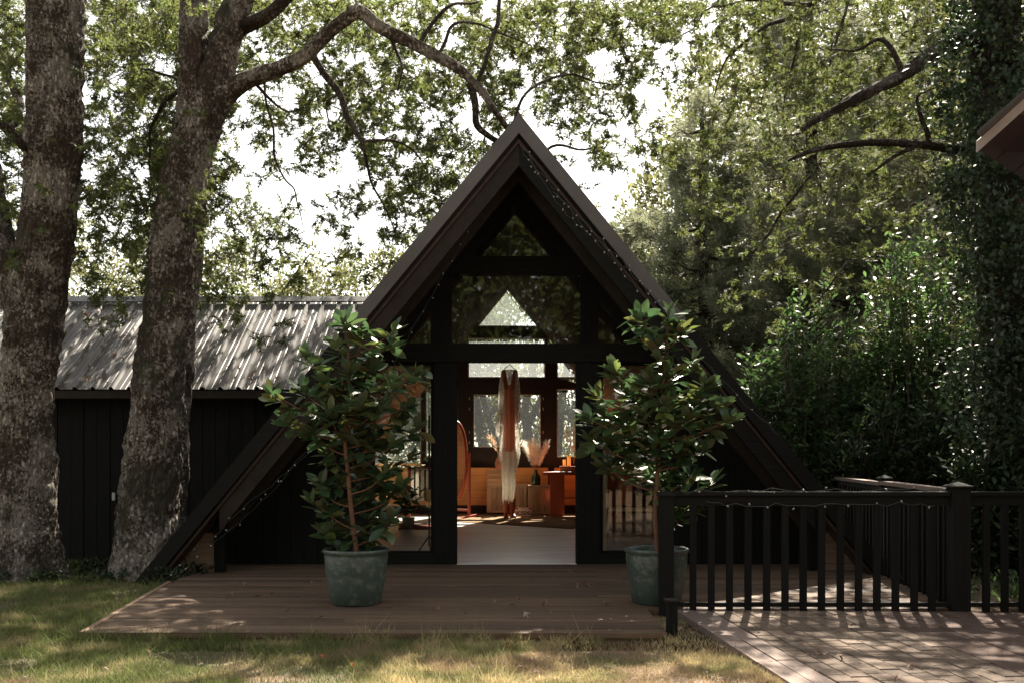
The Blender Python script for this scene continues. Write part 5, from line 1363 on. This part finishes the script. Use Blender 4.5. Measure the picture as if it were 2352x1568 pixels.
for i in range(70):
    a = rnd.uniform(0, 6.28); ps_.append(Vector((rnd.gauss(0, .07), rnd.gauss(0, .07), rnd.uniform(.2, .6)))); ds_.append(Vector((math.cos(a), math.sin(a), rnd.uniform(-.2, 1))))
scatter('foliage', LANCE, np.array(ps_), np.array(ds_), rg.uniform(.12, .24, 70), M['laurel_leaf'], pp, .6, kind='stuff')
lp = empty('floor_lamp', flat(986, 11.6), label='thin black tripod stand with a small drum just inside the left window', cat='lamp')
B().tube([(0, 0, .1), (0, 0, 1.62)], .011, 8).obj('pole', M['iron'], lp)
for a in (R(90), R(210), R(330)): B().tube([(0, 0, .22), (math.cos(a) * .17, math.sin(a) * .17, .005)], .008, 6).obj('leg', M['iron'], lp)
B().lathe([(.06, .0), (.065, .12), (.062, .13)], (0, 0, .63), 20).obj('drum', M['wax'], lp, smooth=True)
bn = empty('bench', flat(1440, 13.5), label='low dark bench with pale top inside the right window', cat='bench')
B().box(-.35, .45, -.14, .14, .40, .435).obj('seat', M['crate'], bn, bevel=.004)
for sx in (-.3, .37):
    for sy in (-.11, .08): B().box(sx, sx + .03, sy, sy + .03, 0, .399).obj('leg', M['rafter'], bn)
bp_ = empty('bamboo_pole', flat(1391, 12.2), label='pale bamboo pole standing inside the right window', cat='pole')
B().lathe([(.028 if i % 4 else .034, i * .07) for i in range(25)], seg=12).obj('bamboo_cane', M['crate_z'], bp_, smooth=True)

# ------------------------------------------------------------------ fallen leaves
def dead_leaf_mesh(seed):
    r = random.Random(seed); V, T = OAK; cu = r.uniform(2, 5); W_ = []
    for x, y_, z in V:
        z2_ = z + .35 * x * x * cu + .22 * math.sin(y_ * cu) + .03; W_.append((x * (1 - .2 * abs(math.sin(y_ * 4))), y_ - .5, z2_))
    me = bpy.data.meshes.new('fallen_leaf'); me.from_pydata(W_, [], [tuple(t_) for t_ in T.tolist()]); return me
DL = {k: [dead_leaf_mesh(s) for s in range(4)] for k in ('dead', 'dead_pale', 'dead_red')}
for k, ms in DL.items():
    for me in ms: me.materials.append(M[k])
def drop(x, y, z, kind, size, label, group):
    o = link('fallen_leaf', rnd.choice(DL[kind]), None, None, label=label, cat='leaf', group=group)
    Y = (ZE - z) * F / (y - HY); o.location = ((x - HX) / F * Y, Y, z + .004); o.rotation_euler = (rnd.gauss(0, .3), rnd.gauss(0, .3), rnd.uniform(0, 6.28)); o.scale = (size,) * 3
for x, y_ in ((533, 1365), (560, 1341), (590, 1370), (625, 1365), (715, 1339), (522, 1385), (650, 1425), (735, 1420), (1270, 1330), (1328, 1346), (1190, 1380), (1175, 1395), (1390, 1390), (1310, 1312), (1350, 1345), (1270, 1410), (1210, 1415), (1135, 1385), (1000, 1400), (545, 1340), (1250, 1388)):
    drop(x, y_, .004, rnd.choice(('dead', 'dead_pale')) if y_ > 1400 else 'dead', rnd.uniform(.07, .12), 'dry curled oak leaf lying on the shaded deck boards', 'fallen leaves on the deck')
for x, y_, k in ((690, 1500, 'dead_pale'), (905, 1545, 'dead_pale'), (620, 1490, 'dead_pale'), (60, 1560, 'dead_pale'), (50, 1525, 'dead'), (120, 1545, 'dead'), (240, 1540, 'dead'), (770, 1555, 'dead'), (1090, 1535, 'dead'), (1290, 1510, 'dead_pale'), (1345, 1520, 'dead'), (460, 1530, 'dead_pale'), (980, 1510, 'dead'), (1430, 1500, 'dead'),
                (1230, 1545, 'dead'), (1040, 1560, 'dead_pale'), (340, 1500, 'dead'), (850, 1480, 'dead'), (1560, 1530, 'dead'), (1480, 1545, 'dead_pale')):
    drop(x, y_, GZ + .02, k, rnd.uniform(.045, .075), 'dry curled leaf lying loose on the lawn', 'dry leaves on the lawn')
for x, y_ in ((955, 1489), (1165, 1480), (1168, 1487), (810, 1528), (740, 1510)):
    drop(x, y_, GZ + .022, 'dead_red', rnd.uniform(.04, .06), 'small red leaf lying on the sunny lawn', 'red leaves on the lawn')
for x, y_ in ((1885, 1500), (1895, 1507), (1875, 1506), (1780, 1410), (1960, 1440), (2060, 1560), (1740, 1456), (1930, 1512), (1990, 1410), (1700, 1405), (2170, 1440), (2240, 1480), (2090, 1530)):
    drop(x, y_, -.03 if y_ > 1450 else -.01, 'dead', rnd.uniform(.05, .09), 'dry brown leaf lying on the paved ramp', 'dry leaves on the paved ramp')
for _ in range(46):
    t_ = rnd.random() ** 2.2; x = rnd.uniform(-6, -2.6) if rnd.random() < .7 else -5.2 + rnd.gauss(0, .25)
    z = EZ + (RZ - EZ) * t_; yv = EY + (RY - EY) * t_
    if x > axlim(z): continue
    o = link('fallen_leaf', rnd.choice(DL['dead']), None, None, label='dead brown leaf caught on the ribbed steel roof', cat='leaf', group='dead leaves on the annex roof')
    o.location = (x, yv - .01, z + .03); o.rotation_euler = (R(34) + rnd.gauss(0, .3), rnd.gauss(0, .3), rnd.uniform(0, 6.28)); o.scale = (rnd.uniform(.06, .13),) * 3
def litter(n, fx, label, kind, size):
    pos = [fx() for _ in range(n)]
    o = scatter('leaf_litter', OAK, np.array(pos), np.stack([np.cos(a_ := rg.uniform(0, 6.28, n)), np.sin(a_), rg.normal(0, .12, n)], 1), rg.uniform(size[0], size[1], n), M[kind], None, .25, kind='stuff')
    tag(o, label, 'leaf litter')
litter(420, lambda: ((x_ := rnd.uniform(-2.8, 1.0)), rnd.uniform(6.65, 10.4), .007), 'small crumbs of dry leaves scattered over the deck boards', 'dead', (.012, .035))
litter(420, lambda: (rnd.uniform(-3.5, 1.4), rnd.uniform(4.9, 6.6), GZ + .018), 'small dry leaf crumbs scattered through the lawn', 'dead', (.012, .04))
litter(260, lambda: tuple(on_path(rnd.uniform(0.05, 3), rnd.uniform(.05, 2.6)) + Vector((0, 0, .006))), 'small dry leaf crumbs lying in the joints of the ramp', 'dead', (.012, .035))
print('tris', sum(len(m.polygons) for m in bpy.data.meshes))
